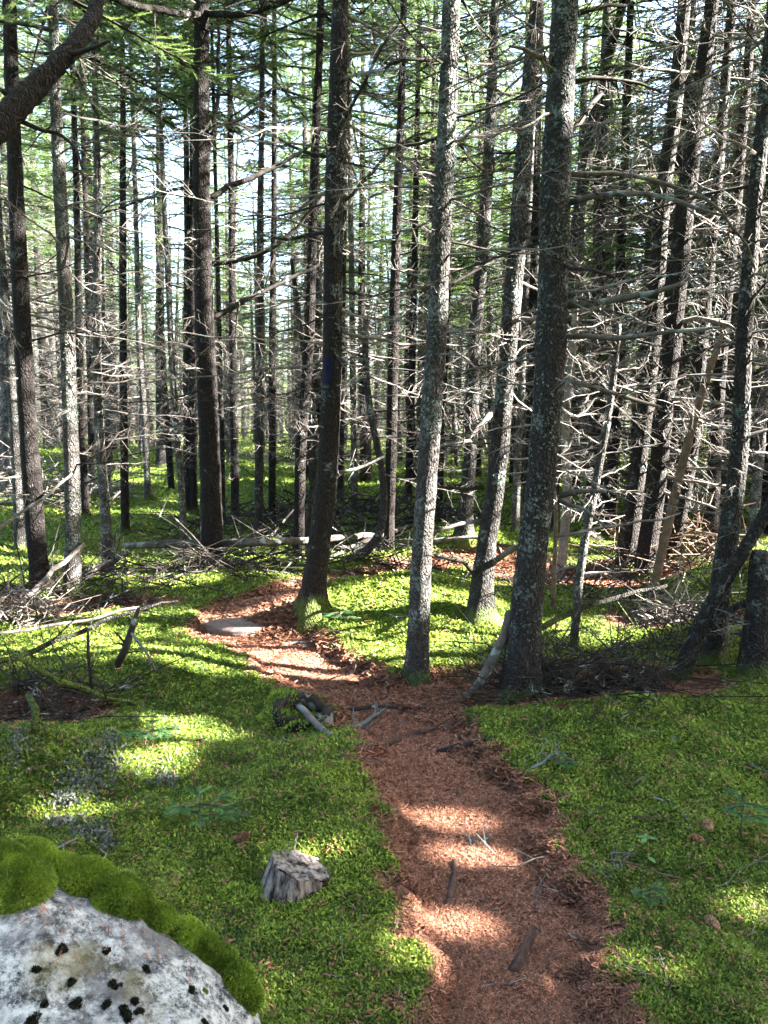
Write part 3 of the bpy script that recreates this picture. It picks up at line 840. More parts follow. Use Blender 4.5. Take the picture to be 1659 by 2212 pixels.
tG = hero('smooth grey fir trunk standing on the moss next to the path bend', [(901, 1469, 50), (905, 1330, 45), (911, 1187, 43), (926, 987, 43), (937, 800, 43), (944, 737, 42), (955, 450, 42), (968, 225, 40), (975, 0, 37)], 14, 7, 36, bark=M_BARK_GREY, hmin=1.9, flare=1.1, blen=(.4, 1.1))
hero('slim dark stem between the grey trunk and the lichen speckled one', [(948, 1120, 13), (955, 937, 13), (964, 737, 12)], 12, 6, 18, bark=M_BARK_DARK)
tH = hero('dark lichen speckled spruce on a mossy mound behind the path', [(1001, 1164, 40), (1008, 1080, 30), (1016, 987, 28), (1025, 737, 29), (1040, 560, 27), (1049, 450, 26), (1061, 225, 22), (1070, 0, 18)], 13.5, 6.4, 34, bark=M_BARK_LICH)
tI = hero('leaning spruce lit down one side, lime green moss at its foot', [(1034, 1334, 58), (1049, 1187, 42), (1074, 1037, 40), (1086, 887, 38), (1099, 737, 38), (1124, 450, 37), (1139, 225, 34), (1161, 0, 28)], 14, 7, 44, bark=M_BARK_LICH, flare=1.15, blen=(.4, 1.2))
tJ = hero('biggest and nearest trunk, black and scaly with pale lichen', [(1122, 1505, 88), (1136, 1330, 70), (1149, 1187, 62), (1174, 987, 59), (1192, 737, 64), (1199, 450, 62), (1209, 225, 60), (1221, 0, 57)], 15, 7.5, 24, bark=M_BARK_LICH, hmin=1.3, flare=1.0, blen=(.35, .9))
tJ2 = hero('slanting stem leaning away from behind the biggest trunk', [(1190, 1150, 26), (1205, 900, 27), (1237, 560, 28), (1269, 330, 25), (1304, 150, 22), (1344, 20, 18)], 12, 6, 22, bark=M_BARK_LICH)
tP = hero('slender pale pole in full sun just past the biggest trunk', [(1239, 1396, 20), (1247, 1300, 18), (1256, 1200, 17), (1289, 1037, 17), (1324, 837, 14), (1338, 700, 9)], 5, 5, 22, bark=M_BARK_GREY, snag=True, crown=False, blen=(.3, .8), flare=1.0, hmin=.5)
hero('pale barkless snag lit by the sun behind the slender pole', [(1211, 1254, 20), (1222, 1120, 19), (1228, 1037, 19), (1219, 937, 18), (1239, 737, 15), (1244, 640, 8)], 5, 5, 26, bark=M_PALE, snag=True, crown=False, blen=(.3, .9), flare=1.0, hmin=.6)
hero('short brown broken pole close to the biggest trunk', [(1194, 1314, 10), (1199, 1200, 9), (1202, 1100, 8), (1200, 1060, 3)], 3, 3, 6, bark=M_BROWN, snag=True, crown=False, blen=(.12, .3), flare=1.0, hmin=.3)
hero('dark straight stem in the gap between the pale pole and the twin stems', [(1314, 1154, 28), (1320, 1050, 25), (1326, 937, 24), (1333, 737, 22), (1345, 450, 18)], 13, 6, 30, bark=M_BARK_DARK)
tK = hero('nearer of the two leaning twin stems, edged with sunlight', [(1351, 1232, 48), (1374, 1037, 36), (1394, 887, 34), (1411, 737, 34), (1429, 450, 33), (1459, 225, 30), (1479, 0, 25)], 13.5, 7, 46, bark=M_BARK, dens=.5, blen=(.4, 1.3))
tL = hero('rougher twin stem standing against its leaning neighbour', [(1389, 1251, 45), (1420, 1037, 38), (1434, 887, 37), (1452, 737, 38), (1479, 450, 40), (1509, 225, 34), (1539, 0, 29)], 13.5, 7, 56, bark=M_BARK_DARK, dens=.5, blen=(.5, 1.4))
tN = hero('brown barkless pole slanting between the twin stems and the mossy trunk', [(1404, 1304, 19), (1459, 1062, 18), (1504, 887, 17), (1545, 762, 14), (1560, 720, 8)], 5, 5, 10, bark=M_BROWN, snag=True, crown=False, blen=(.3, .7), flare=1.0)
hero('stem behind the twins with a sunlit rusty foot', [(1449, 1216, 28), (1474, 1094, 27), (1494, 994, 26), (1516, 737, 25), (1545, 450, 21)], 13, 6.5, 40, bark=M_BARK, blen=(.4, 1.3))
hero('black stem behind the brown slanting pole', [(1534, 1202, 30), (1549, 900, 27), (1560, 737, 25), (1590, 450, 21)], 13, 6.5, 34, bark=M_BARK_DARK)
tM = hero('lichened trunk crossed by a slanting dead stem at its foot', [(1539, 1426, 50), (1553, 1300, 46), (1569, 1187, 43), (1599, 987, 36), (1606, 737, 33), (1629, 450, 30), (1652, 225, 28), (1672, 0, 25)], 13, 6.5, 44, bark=M_BARK_LICH, blen=(.4, 1.2))
tO = hero('slanting dead stem leaning across the lichened trunk', [(1464, 1469, 36), (1529, 1312, 31), (1609, 1187, 27), (1665, 1090, 24), (1760, 930, 18)], 3, 3, 9, bark=M_BARK_LICH, snag=True, crown=False, blen=(.2, .5), flare=1.0, hmin=.4)
hero('mossy broken trunk with a hooked tip at the picture edge', [(1632, 1455, 78), (1640, 1350, 60), (1645, 1250, 50), (1640, 1190, 30)], 3, 3, 6, bark=M_BARK_LICH, snag=True, crown=False, blen=(.2, .5), flare=1.15, name='dead_tree', cat='broken tree', hmin=.2)
hero('pale slim stem close to the picture edge behind the lichened trunk', [(1622, 1180, 22), (1640, 987, 21), (1658, 737, 20)], 13, 6.5, 30, bark=M_BARK_GREY)
hero('dark stem just inside the picture edge among dense dead limbs', [(1700, 1330, 34), (1712, 1000, 32), (1725, 600, 29)], 13, 6, 44, bark=M_BARK_DARK, blen=(.6, 1.5))
hero('slim dark stem between the grey lichened spruce and the fully sunlit one', [(199, 1060, 13), (196, 900, 13), (192, 700, 12)], 12, 5.6, 20, bark=M_BARK_DARK)
hero('thin stem beyond the curved brown trunk of the blue blaze', [(735, 1090, 14), (737, 900, 13), (740, 700, 12), (744, 450, 11)], 13, 6, 18, bark=M_BARK_DARK)
hero('thin sunlit stem between the leaning spruce and the biggest trunk', [(1112, 1150, 18), (1120, 960, 17), (1131, 737, 16)], 13, 6, 24, bark=M_BARK_GREY)

# blue paint on the bark
def blaze(tree, u0, v0, v1):
    P, R, z = tree['P0'], tree['R'], tree['z']
    za = on_plane(P, u0, v1)[0][2] - P[2]; zb = on_plane(P, u0, v0)[0][2] - P[2]
    front = math.atan2(-P[1], -P[0])
    mb = []; A = np.linspace(front - .95, front + .02, 12); Z = np.linspace(za, zb, 16)
    rng = np.random.default_rng(3)
    V = []
    for zz in Z:
        c = tree['axis'](zz); r = np.interp(zz, z, R) * 1.07 + .006
        V += [c + np.array([math.cos(a), math.sin(a), 0]) * (r + rng.uniform(0, .002)) + [0, 0, rng.normal(0, .004)] for a in A]
    n = len(A); i = np.arange(len(Z) - 1)[:, None] * n; j = np.arange(n - 1)[None]
    Q = np.stack([i + j, i + j + 1, i + n + j + 1, i + n + j], -1).reshape(-1, 4)
    Q = Q[rng.uniform(0, 1, len(Q)) > .10]
    tag(link('paint_blaze', mesh_np('paint_blaze', V, None, Q, M_BLAZE, True), tree['root']), 'dark blue painted trail blaze on the bark')
blaze(tF, 708, 772, 832)

# leafy lichen on the nearest trunks
def lichen(tree, n, z0, z1, size, seed, side=0.0, spread=1.3):
    rng = np.random.default_rng(seed)
    P = tree['P0']; front = math.atan2(-P[1], -P[0]) + side
    mb = MB()
    cz = rng.uniform(z0, z1, max(3, n // 28)); ca = front + rng.uniform(-spread, spread, len(cz))
    for k in range(n):
        q = rng.integers(len(cz))
        z = cz[q] + rng.normal(0, .07); a = ca[q] + rng.normal(0, .3)
        r = np.interp(z, tree['z'], tree['R']) * 1.05 + .004
        o = np.array([math.cos(a), math.sin(a), 0]); s = np.array([-o[1], o[0], 0])
        c = tree['axis'](z) + o * r
        e = size * rng.uniform(.4, 1.3)
        m = 5; th = np.sort(rng.uniform(0, 6.283, m))
        rim = c + (s[None] * np.cos(th)[:, None] + np.array([0, 0, 1.])[None] * np.sin(th)[:, None]) * (e * rng.uniform(.5, 1, m))[:, None] + o[None] * rng.uniform(.001, .5, m)[:, None] * e
        V = np.vstack([c, rim]); T = [[0, 1 + i, 1 + (i + 1) % m] for i in range(m)]
        mb.add(V, T, None, rng.uniform(0, 1))
    tag(link('lichen', mb.mesh('lichen', M_CRUST), tree['root']), kind='stuff')
lichen(tJ, 1500, .3, 4.6, .010, 1)
lichen(tG, 800, 1.5, 5.2, .010, 2)
lichen(tI, 700, 1.2, 6.0, .012, 3)
lichen(tF, 420, 1.2, 5.2, .010, 4)
lichen(tC, 300, .6, 4, .012, 5)
lichen(tM, 420, .2, 3.5, .011, 6)
lichen(tH, 300, .5, 6, .013, 7)

# long limbs measured one by one
limb_px(tE, [(452, 690, 13), (490, 672, 12), (540, 645, 11), (600, 615, 9), (690, 572, 6)], bend=.3, seed=1)
limb_px(tE, [(450, 572, 12), (500, 566, 12), (570, 550, 12), (620, 520, 10), (660, 470, 8), (700, 425, 6)], bend=-.3, seed=2)
limb_px(tE, [(448, 430, 13), (500, 400, 12), (560, 380, 11), (620, 345, 9), (690, 300, 6)], bend=.4, seed=3)
limb_px(tE, [(448, 275, 9), (520, 265, 8), (570, 225, 6), (590, 190, 4)], bend=.3, seed=4)
limb_px(tE, [(448, 330, 9), (470, 250, 9), (474, 120, 8), (470, 20, 6)], bend=.1, seed=5, twigs=6)
limb_px(tE, [(428, 400, 8), (330, 420, 7), (240, 460, 5), (180, 470, 3)], bend=.3, seed=6)
limb_px(tE, [(428, 150, 8), (370, 120, 7), (300, 110, 5)], bend=-.3, seed=7)
limb_px(tF, [(735, 440, 8), (790, 400, 8), (850, 300, 6), (930, 285, 4)], bend=.4, seed=8)
limb_px(tF, [(742, 270, 8), (770, 215, 8), (800, 150, 7), (850, 60, 6), (880, 20, 4)], bend=-.3, seed=9)
limb_px(tF, [(738, 630, 7), (800, 640, 6), (870, 625, 4)], bend=.3, seed=10)
limb_px(tF, [(738, 715, 10), (790, 735, 8), (870, 740, 6), (960, 760, 3)], mat=M_TWIG, bend=.4, seed=11)
limb_px(tF, [(738, 520, 8), (690, 500, 8), (620, 520, 7), (550, 500, 5)], bend=.2, seed=12)
limb_px(tF, [(735, 330, 9), (690, 340, 8), (610, 310, 6), (560, 270, 4)], bend=.2, seed=13)
limb_px(tF, [(735, 1020, 8), (790, 1005, 7), (830, 985, 5)], mat=M_TWIG, bend=.2, seed=131, twigs=5)
limb_px(tG, [(960, 290, 8), (900, 310, 7), (830, 320, 5), (770, 330, 3)], bend=.2, seed=14)
limb_px(tG, [(962, 130, 9), (900, 125, 9), (840, 140, 7)], bend=-.2, seed=15, twigs=16)
limb_px(tG, [(946, 640, 8), (1000, 600, 7), (1060, 560, 4)], bend=.2, seed=16)
limb_px(tI, [(1070, 880, 16), (1040, 915, 12), (1015, 945, 7)], mat=M_TWIG, bend=-.3, seed=17, twigs=14)
limb_px(tI, [(1048, 960, 10), (1000, 955, 9), (950, 965, 5)], mat=M_TWIG, bend=-.2, seed=18)
limb_px(tI, [(1045, 1052, 9), (990, 1058, 8), (935, 1050, 4)], bend=-.1, seed=19)
limb_px(tI, [(1040, 1125, 10), (990, 1130, 9), (935, 1150, 4)], mat=M_TWIG, bend=-.2, seed=20)
limb_px(tI, [(1040, 1250, 13), (1000, 1215, 11), (940, 1200, 7)], bend=-.3, seed=21, twigs=5)
limb_px(tI, [(1055, 1225, 14), (1090, 1195, 14), (1140, 1170, 9)], mat=M_LOG, bend=-.2, seed=22, twigs=5)
limb_px(tI, [(1090, 700, 14), (1130, 690, 9), (1170, 690, 5)], mat=M_TWIG, bend=-.2, seed=221)
limb_px(tJ, [(1220, 378, 12), (1300, 370, 11), (1390, 380, 10), (1500, 405, 9), (1560, 430, 8), (1600, 500, 6), (1630, 580, 4)], mat=M_LOG, bend=.3, seed=23, twigs=12)
limb_px(tJ, [(1225, 440, 15), (1290, 425, 14), (1370, 415, 12), (1480, 440, 9), (1560, 465, 6)], mat=M_LOG, bend=-.2, seed=24, twigs=14)
limb_px(tJ, [(1225, 660, 15), (1320, 655, 15), (1400, 630, 12), (1480, 610, 8)], mat=M_LOG, bend=-.2, seed=25, twigs=12)
limb_px(tJ, [(1220, 728, 11), (1330, 728, 11), (1420, 715, 10), (1510, 710, 7), (1555, 706, 4)], mat=M_LOG, bend=-.3, seed=26, twigs=10)
limb_px(tJ, [(1222, 820, 10), (1300, 840, 10), (1370, 865, 9), (1430, 880, 6)], mat=M_LOG, bend=.2, seed=27, twigs=5)
limb_px(tJ, [(1210, 1070, 14), (1260, 1065, 12), (1310, 1062, 6)], mat=M_LOG, bend=-.1, seed=28, twigs=4)
limb_px(tJ, [(1205, 1082, 9), (1260, 1100, 8), (1315, 1145, 4)], mat=M_LOG, bend=-.2, seed=29, twigs=3)
limb_px(tJ, [(1200, 1160, 5), (1290, 1140, 7), (1380, 1130, 6), (1470, 1108, 4)], mat=M_TWIG, bend=.3, seed=30, twigs=4)
limb_px(tJ, [(1195, 175, 17), (1165, 130, 15), (1130, 105, 9), (1100, 100, 5)], mat=M_LOG, bend=-.3, seed=31, twigs=5)
limb_px(tJ, [(1225, 290, 14), (1260, 255, 14), (1300, 200, 10)], bend=.2, seed=32, twigs=6)
limb_px(tJ, [(1230, 180, 12), (1300, 168, 10), (1370, 180, 8), (1430, 200, 5)], bend=.2, seed=33, twigs=16)
limb_px(tJ, [(1235, 30, 12), (1290, 20, 10), (1360, 12, 6)], bend=.2, seed=34, twigs=14)
limb_px(tJ, [(1205, 560, 10), (1240, 580, 9), (1330, 600, 5)], bend=-.2, seed=35, twigs=10)
limb_px(tL, [(1440, 700, 12), (1500, 690, 11), (1560, 695, 9), (1600, 720, 6)], mat=M_TWIG, bend=-.2, seed=36, twigs=14)
limb_px(tL, [(1440, 790, 8), (1480, 770, 8), (1540, 750, 6), (1600, 740, 4)], bend=-.5, seed=37, twigs=6)
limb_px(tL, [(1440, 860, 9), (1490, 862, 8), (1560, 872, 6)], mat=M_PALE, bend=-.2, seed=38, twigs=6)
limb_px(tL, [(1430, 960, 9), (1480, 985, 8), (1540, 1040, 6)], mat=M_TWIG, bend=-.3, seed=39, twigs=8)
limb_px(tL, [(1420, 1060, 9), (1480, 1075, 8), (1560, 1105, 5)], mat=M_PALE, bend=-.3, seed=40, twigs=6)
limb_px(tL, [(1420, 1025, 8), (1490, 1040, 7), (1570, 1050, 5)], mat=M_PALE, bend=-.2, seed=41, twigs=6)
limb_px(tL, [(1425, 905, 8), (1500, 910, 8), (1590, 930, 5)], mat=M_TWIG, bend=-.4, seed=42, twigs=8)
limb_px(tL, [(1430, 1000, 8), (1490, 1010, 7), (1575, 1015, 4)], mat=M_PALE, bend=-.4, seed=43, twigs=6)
limb_px(tK, [(1400, 700, 7), (1350, 720, 6), (1290, 745, 4)], mat=M_TWIG, bend=-.2, seed=44, twigs=6)
limb_px(tK, [(1405, 760, 8), (1360, 770, 8), (1320, 800, 6), (1290, 808, 4)], mat=M_PALE, bend=-.2, seed=45, twigs=5)
limb_px(tD, [(215, 760, 6), (240, 735, 6), (290, 690, 4)], mat=M_PALE, bend=-.2, seed=46, twigs=6)
limb_px(tC, [(168, 1010, 6), (120, 1060, 7), (60, 1100, 8), (0, 1140, 9), (-40, 1165, 9)], mat=M_LOG, bend=-.9, seed=47, twigs=3)
limb_px(tM, [(1600, 700, 10), (1630, 640, 8), (1665, 600, 6)], bend=-.2, seed=48)
# ------------------------------------------------------------------ the leaning limb that crosses the upper corner
def corner_tree():
    t = 3.4
    def pt(u, v, k=1.0): return CAM + ray(u, v) * t * k
    base = np.array([-2.35, 3.0, 0.0]); base[2] = H1(base[0], base[1])
    root = thing('spruce_tree', 'near dark tree whose bare arching limb crosses the upper corner', 'tree', tuple(base))
    stem = np.array([[0, 0, -.25], [-.03, 0, .6], [-.08, .02, 1.6], [-.10, .0, 2.6], [-.08, .02, 4.2], [-.05, 0, 7], [0, 0, 10.5]])
    me, PP, RR = stem_mesh(stem, np.array([.16, .135, .12, .115, .10, .07, .01]), 18, .08, 3, M_BARK)
    link('trunk', me, root)
    W = [base + [-.10, 0, 2.55], pt(-120, 370, .92), pt(-20, 290, .97), pt(40, 225), pt(95, 165), pt(150, 120, 1.02), pt(190, 70, 1.04), pt(215, 20, 1.06), pt(228, -60, 1.08)]
    px = [58, 57, 53, 48, 42, 40, 34, 28, 22]
    P = np.array(W) - base; R = np.array([p / 2 / FPX * t for p in px])
    me, _, _ = stem_mesh(P, R, 18, .02, 9, M_BARK_DARK, 2.2)  # darker bark than the trunk: the limb's shade is put into its colour
    link('limb', me, root)
    rng = np.random.default_rng(8)
    mb = MB()
    for pts, r in (([pt(45, 262), pt(90, 282), pt(130, 288), pt(165, 320), pt(178, 365, .99)], .011), ([pt(150, 120, 1.02), pt(195, 105), pt(238, 88, .98)], .014), ([pt(10, 200, .98), pt(-5, 190), pt(-30, 240)], .012)):
        q, rr = resample(np.array(pts) - base, np.linspace(r, r * .45, len(pts)), .05)
        mb = MB(); tube_into(mb, q, rr, 8)
        link('dead_branch', mb.mesh('dead_branch', M_TWIG_DARK, True), root)
    cm, bo = crown_mesh(rng, 5.2, 10.3, 1.6, 1.0, 1, base, True)
    link('crown', cm, root)
    # horizontal limbs from this tree that pass along the top of the view
    return root, base
corner_root, corner_base = corner_tree()

# a dead bough hanging across the top, from a tree overhead
ct = dict(root=corner_root, P0=corner_base)
limb_px(tE, [(436, 32, 14), (390, 28, 14), (330, 20, 15), (270, 10, 15), (200, -20, 12)], bend=-1.2, seed=60, twigs=10, mat=M_BARK)
limb_px(tE, [(436, 26, 14), (500, 34, 15), (540, 30, 13), (600, 10, 12), (680, -20, 10)], bend=-.8, seed=61, twigs=12, mat=M_BARK)

# ------------------------------------------------------------------ trees deeper in the wood
BG_CROWN = []; BG_TRUNK = []; BG_BRUSH = []
_rb = np.random.default_rng(42)
for k in range(8):
    Ht = _rb.uniform(10.5, 14.5); cb = _rb.uniform(3.8, 6.4)
    me, bo = crown_mesh(_rb, cb, Ht - .1, _rb.uniform(1.1, 1.6), .95, 1)
    BG_CROWN.append(me)
    bend = np.stack([_rb.uniform(-.25, .25) * np.linspace(0, 1, 7) ** 2 * 1.5, _rb.uniform(-.2, .2) * np.linspace(0, 1, 7) ** 2, np.linspace(-.3, Ht, 7)], -1)
    tm, P_, R_ = stem_mesh(bend, np.array([.13, .115, .10, .085, .065, .04, .008]) * _rb.uniform(.75, 1.25), 10, .2, k, [M_BARK_LICH, M_BARK_GREY, M_BARK_GREY, M_BARK][k % 4], 1.0)
    BG_TRUNK.append(tm)
    mb = MB()
    for j in range(140):
        z = _rb.uniform(.5, cb + 1.8); az = _rb.uniform(0, 6.28); L = _rb.uniform(.4, 1.6)
        c, s = math.cos(az), math.sin(az)
        b = np.array([np.interp(z, P_[:, 2], P_[:, 0]), np.interp(z, P_[:, 2], P_[:, 1]), z])
        M = np.array([[c, -s, 0], [s, c, 0], [0, 0, 1]])
        q = wander(_rb, L, 5, _rb.uniform(-.3, .08), .13)
        tube_into(mb, q @ M.T + b, np.linspace(.006 + .005 * L, .002, 5), 3)
        for i in range(int(6 + 5 * L)):
            f = _rb.uniform(.25, 1) * 4; p0 = np.array([np.interp(f, range(5), q[:, a]) for a in range(3)])
            d = np.array([_rb.uniform(.1, .8), _rb.choice([-1, 1]) * _rb.uniform(.3, .9), _rb.normal(-.1, .35)]); l = _rb.uniform(.12, .4) * L
            tube_into(mb, np.array([p0, p0 + d * l]) @ M.T + b, [.0035, .0015], 3)
    BG_BRUSH.append(mb.mesh('brushwood', M_TWIG if k % 3 else M_TWIG_DARK))

DENSE = [crown_mesh(_rb, 1.0, 12.5, 1.9, .9, 2)[0] for k in range(4)]
LAST = [0, 0, 0]
def bg_tree(x, y, k, rng, label, group, carve=False, brush=True, lod=1, sc_=None, dense=False):
    z = H1(x, y)
    root = thing('spruce_tree', label, 'tree', (x, y, z), group)
    s = sc_ or rng.uniform(.8, 1.15)
    uu = UC + FPX * x / max(y, 1)
    gap = y > 8 and any(a < uu < b for a, b in ((275, 430), (530, 650), (830, 900), (1340, 1560)))
    if gap: s *= .58
    if carve:
        Ht = rng.uniform(10.5, 14.5); cb = rng.uniform(3.2, 5.2)
        if gap: Ht *= .6; cb *= .7
        R_ = rng.uniform(1.6, 2.2); LAST[:] = [cb, Ht, R_]
        me, bo = crown_mesh(rng, cb, Ht, R_, 1.25 if lod == 2 else .8, lod, (x, y, z), True)
        link('crown', me, root)
        mb = MB(); tube_into(mb, [[0, 0, -.2], [0, 0, 1.2], [rng.uniform(-.1, .1), 0, cb], [0, 0, Ht]], [.16, .12, .09, .01], 10)
        link('trunk', mb.mesh('trunk', [M_BARK, M_BARK_DARK, M_BARK_GREY][k % 3], True), root)
        if brush:
            o = tag(link('brushwood', BG_BRUSH[k], root), kind='stuff'); o.rotation_euler = (0, 0, rng.uniform(0, 6.28))
        return
    a = rng.uniform(0, 6.28)
    for nm, me in (('trunk', BG_TRUNK[k]), ('crown', DENSE[k % 4] if dense else BG_CROWN[k]), ('brushwood', BG_BRUSH[k])):
        if nm == 'brushwood' and not brush: continue
        o = link(nm, me, root); o.rotation_euler = (0, 0, a); o.scale = (s * 1.0, s, s)
        if nm == 'brushwood': o['kind'] = 'stuff'
    root.rotation_euler = (rng.normal(0, .025), rng.normal(0, .035), 0)

TAKEN = [(h['P0'][0], h['P0'][1]) for h in HERO] + [(corner_base[0], corner_base[1])]
def free(x, y, r):
    return all((x - a) ** 2 + (y - b) ** 2 > r * r for a, b in TAKEN)
rg = np.random.default_rng(77)
nbg = 0
for y0, y1, cnt, sp in ((9.5, 13.5, 13, .9), (13, 20, 30, 1.15), (20, 30, 94, 1.1), (30, 46, 104, 1.25)):
    c = 0
    for tr in range(6000):
        if c >= cnt: break
        y = math.sqrt(rg.uniform(y0 ** 2, y1 ** 2)); x = rg.uniform(-.62, .62) * y if y0 > 10 else rg.uniform(.27, .58) * y
        if free(x, y, sp) and path_sd(np.array([x]), np.array([y]))[0] < -.4:
            TAKEN.append((x, y)); c += 1; nbg += 1
            carve = -3 < x < 20 and y < 20
            bg_tree(x, y, int(rg.integers(8)), rg, 'thin spruce far in the wood, one of the crowd of stems behind the path', 'crowd of thin spruces behind the path', carve=carve)
beam_points()
# the sunny side: unseen trees placed, and their crowns cut, to shade the path
SUNNY = []
def sunny(x, y):
    TAKEN.append((x, y))
    bg_tree(x, y, int(rg.integers(8)), rg, 'unseen spruce placed on the sunny side to shade the path', 'unseen spruces on the sunny side', carve=True, brush=False, lod=2)
    SUNNY.append((x, y, *LAST))
def outside(x, y): return x > .55 * max(y, 0) + 1.9 + (y < 2) * 1.2
for tr in range(12000):
    if len(SUNNY) >= 55: break
    y = rg.uniform(-5, 19); x = rg.uniform(2.6, 26)
    ws, wt = stem_shades(x, y, 0)
    if ws > .7 or wt > 4.5 or not outside(x, y): continue
    if free(x, y, 1.55): sunny(x, y)
# more of them where the crowns still leave the nearer ground bare of shade
du = rg.uniform(-100, 1750, 500); dv = 1480 + 760 * rg.uniform(0, 1, 500)
DP = np.array([at(a, b) for a, b in zip(du, dv)])
def covered():
    n = np.zeros(len(DP))
    zz = np.linspace(3, 14, 56)
    for (x, y, cb, Ht, R) in SUNNY:
        px = DP[:, :1] + zz * SUN[0] / SUN[2]; py = DP[:, 1:2] + zz * SUN[1] / SUN[2]
        t = np.clip((zz - cb) / (Ht - cb), 0, 1); r = np.where((zz > cb) & (zz < Ht), .62 * R * (1 - t) ** .8 + .1, 0)
        n += (np.hypot(px - x, py - y) < r).sum(1) * .2
    return n
for k in range(52):
    need = 2.0 - np.clip(covered(), 0, 2.0); best = None
    for q in range(70):
        p = DP[rg.choice(len(DP), p=(need + 1e-3) / (need + 1e-3).sum())]; hh = rg.uniform(5, 10)
        x, y = p[0] + hh * SUN[0] / SUN[2] + rg.normal(0, .2), p[1] + hh * SUN[1] / SUN[2] + rg.normal(0, .2)
        ws, wt = stem_shades(x, y, 0)
        if ws > .75 or wt > 5 or not outside(x, y) or not free(x, y, .95): continue
        d = DP[:, 1] - (y - SUN[1] / SUN[2] * 0); sc_v = (need * (np.abs(DP[:, 1] - p[1]) < .8) * (np.abs(DP[:, 0] - p[0]) < 1.5)).sum()
        if best is None or sc_v > best[0]: best = (sc_v, x, y)
    if best is None: break
    sunny(best[1], best[2])
nc = len(SUNNY)
for (x, y) in ((-4.6, 5.2), (-6.0, 8.0), (-5.2, 2.0), (-7.5, 11), (-3.6, -1.0), (-8.5, 6), (-1.5, -3.2), (-6.2, -2.5)):
    bg_tree(x, y, int(rg.integers(8)), rg, 'spruce beyond the leaning limb on the shady side', 'spruces on the shady side')

# unseen trees added behind the viewer to block ambient light on the trunks
nb_ = 0
for tr in range(4000):
    if nb_ >= 30: break
    y = rg.uniform(-15, -1.6); x = rg.uniform(-15, 3.2)
    if abs(x) < 1.3 and y > -6: continue
    zz = np.linspace(.3, 13, 90)
    if x > -1 and sun_gap(np.stack([np.full(90, x), np.full(90, y), zz], -1)).mean() > .01: continue
    if free(x, y, 1.6):
        TAKEN.append((x, y)); nb_ += 1
        bg_tree(x, y, int(rg.integers(8)), rg, 'unseen spruce added behind the viewer to block ambient light', 'unseen spruces added behind the viewer', carve=x > -2, lod=2, brush=False, dense=True)

# far wood that closes the view
def far_wood():
    rng = np.random.default_rng(9)
    mt = MB(); mc = MB()
    for k in range(330):
        y = rng.uniform(46, 74); x = rng.uniform(-.68, .68) * y
        z = float(hbase(np.array([x]), np.array([y]))[0]); Ht = rng.uniform(5, 12)
        tube_into(mt, [[x, y, z - .4], [x + rng.normal(0, .2), y, z + Ht * .5], [x, y, z + Ht]], [.15, .1, .02], 5, rng.uniform(0, 1))
        P, D, L, b = crown_twigs(rng, rng.uniform(.3, 3), Ht, 1.7, .5)
        s = rng.permutation(len(P))[:300]
        needles(mc, rng, P[s] + [x, y, z], D[s], L[s] * 1.7, 2, .12, 1.0, core=False)
    r = thing('far_wood', 'dim far spruce wood closing the view behind all the stems', 'wood'); r['kind'] = 'stuff'
    link('trunk', mt.mesh('far_trunk', M_BARK), r); link('crown', mc.mesh('far_crown', M_NEEDLE), r)
far_wood()

# ------------------------------------------------------------------ fallen wood
def lay(name, label, cat, pts, mat, group=None, sides=8, twigs=0, seed=0, lift=.6, twl=None):
    """a stick or log lying on the ground through measured points (u, v, width[, extra height])"""
    rng = np.random.default_rng(seed + 300)
    W = []; R = []
    for p in pts:
        g = at(p[0], p[1]); t = np.linalg.norm(g - CAM) * .97
        r = p[2] / 2 / FPX * t
        hgt = p[3] if len(p) > 3 else 0
        if hgt:                                                # raised end: same direction of sight, nearer than the ground behind it
            d = g - CAM; k = (CAM[2] - (g[2] + hgt)) / (CAM[2] - g[2]); g = CAM + d * k; r *= k
        W.append(g + [0, 0, r * lift]); R.append(r)
    org = W[0]
    P, R = resample(np.array(W) - org, np.array(R), .07)
    if len(P) > 3: P[1:-1] += rng.normal(0, .004, P[1:-1].shape)
    mb = MB(); V, T, Q = tube(P, R, sides)
    V[:len(P) * sides] += rng.normal(0, 1, (len(P) * sides, 3)) * np.repeat(R, sides)[:, None] * .09
    mb.add(V, T, Q)
    o = link(name, mb.mesh(name, mat, True), loc=tuple(org)); tag(o, label, cat, group)
    for k in range(twigs):
        f = rng.uniform(.1, 1); i = f * (len(P) - 1); b = np.array([np.interp(i, np.arange(len(P)), P[:, c]) for c in range(3)])
        d = rng.normal(0, 1, 3); d[2] = abs(d[2]) * .8; d /= np.linalg.norm(d); l = rng.uniform(.03, .14) if twl is None else rng.uniform(.4, 1) * twl
        m2 = MB(); r = max(.0025, np.interp(i, np.arange(len(P)), R) * .4)
        tube_into(m2, [b, b + d * l * .5 + rng.normal(0, .02, 3), b + d * l + rng.normal(0, .04, 3)], [r, r * .7, r * .35], 5)
        link('twig', m2.mesh('twig', mat, True), o)
    return o
lay('fallen_log', 'long straight fallen log lying level behind the thick dark spruce', 'log', [(272, 1180, 12, .28), (330, 1182, 16, .28), (440, 1178, 17, .26), (560, 1178, 17, .24), (690, 1170, 15, .22), (825, 1158, 12, .2)], M_LOG, sides=12, twigs=5, seed=1)
limb_px(None, [(30, 1322, 11), (80, 1268, 11), (130, 1222, 11), (182, 1176, 9)], name='fallen_pole', mat=M_PALE, bend=.5, twigs=0, seed=70, base=at(35, 1325), sides=10)
tag(bpy.data.objects['fallen_pole'], 'bleached broken pole slanting up out of the twig heap', 'fallen pole')
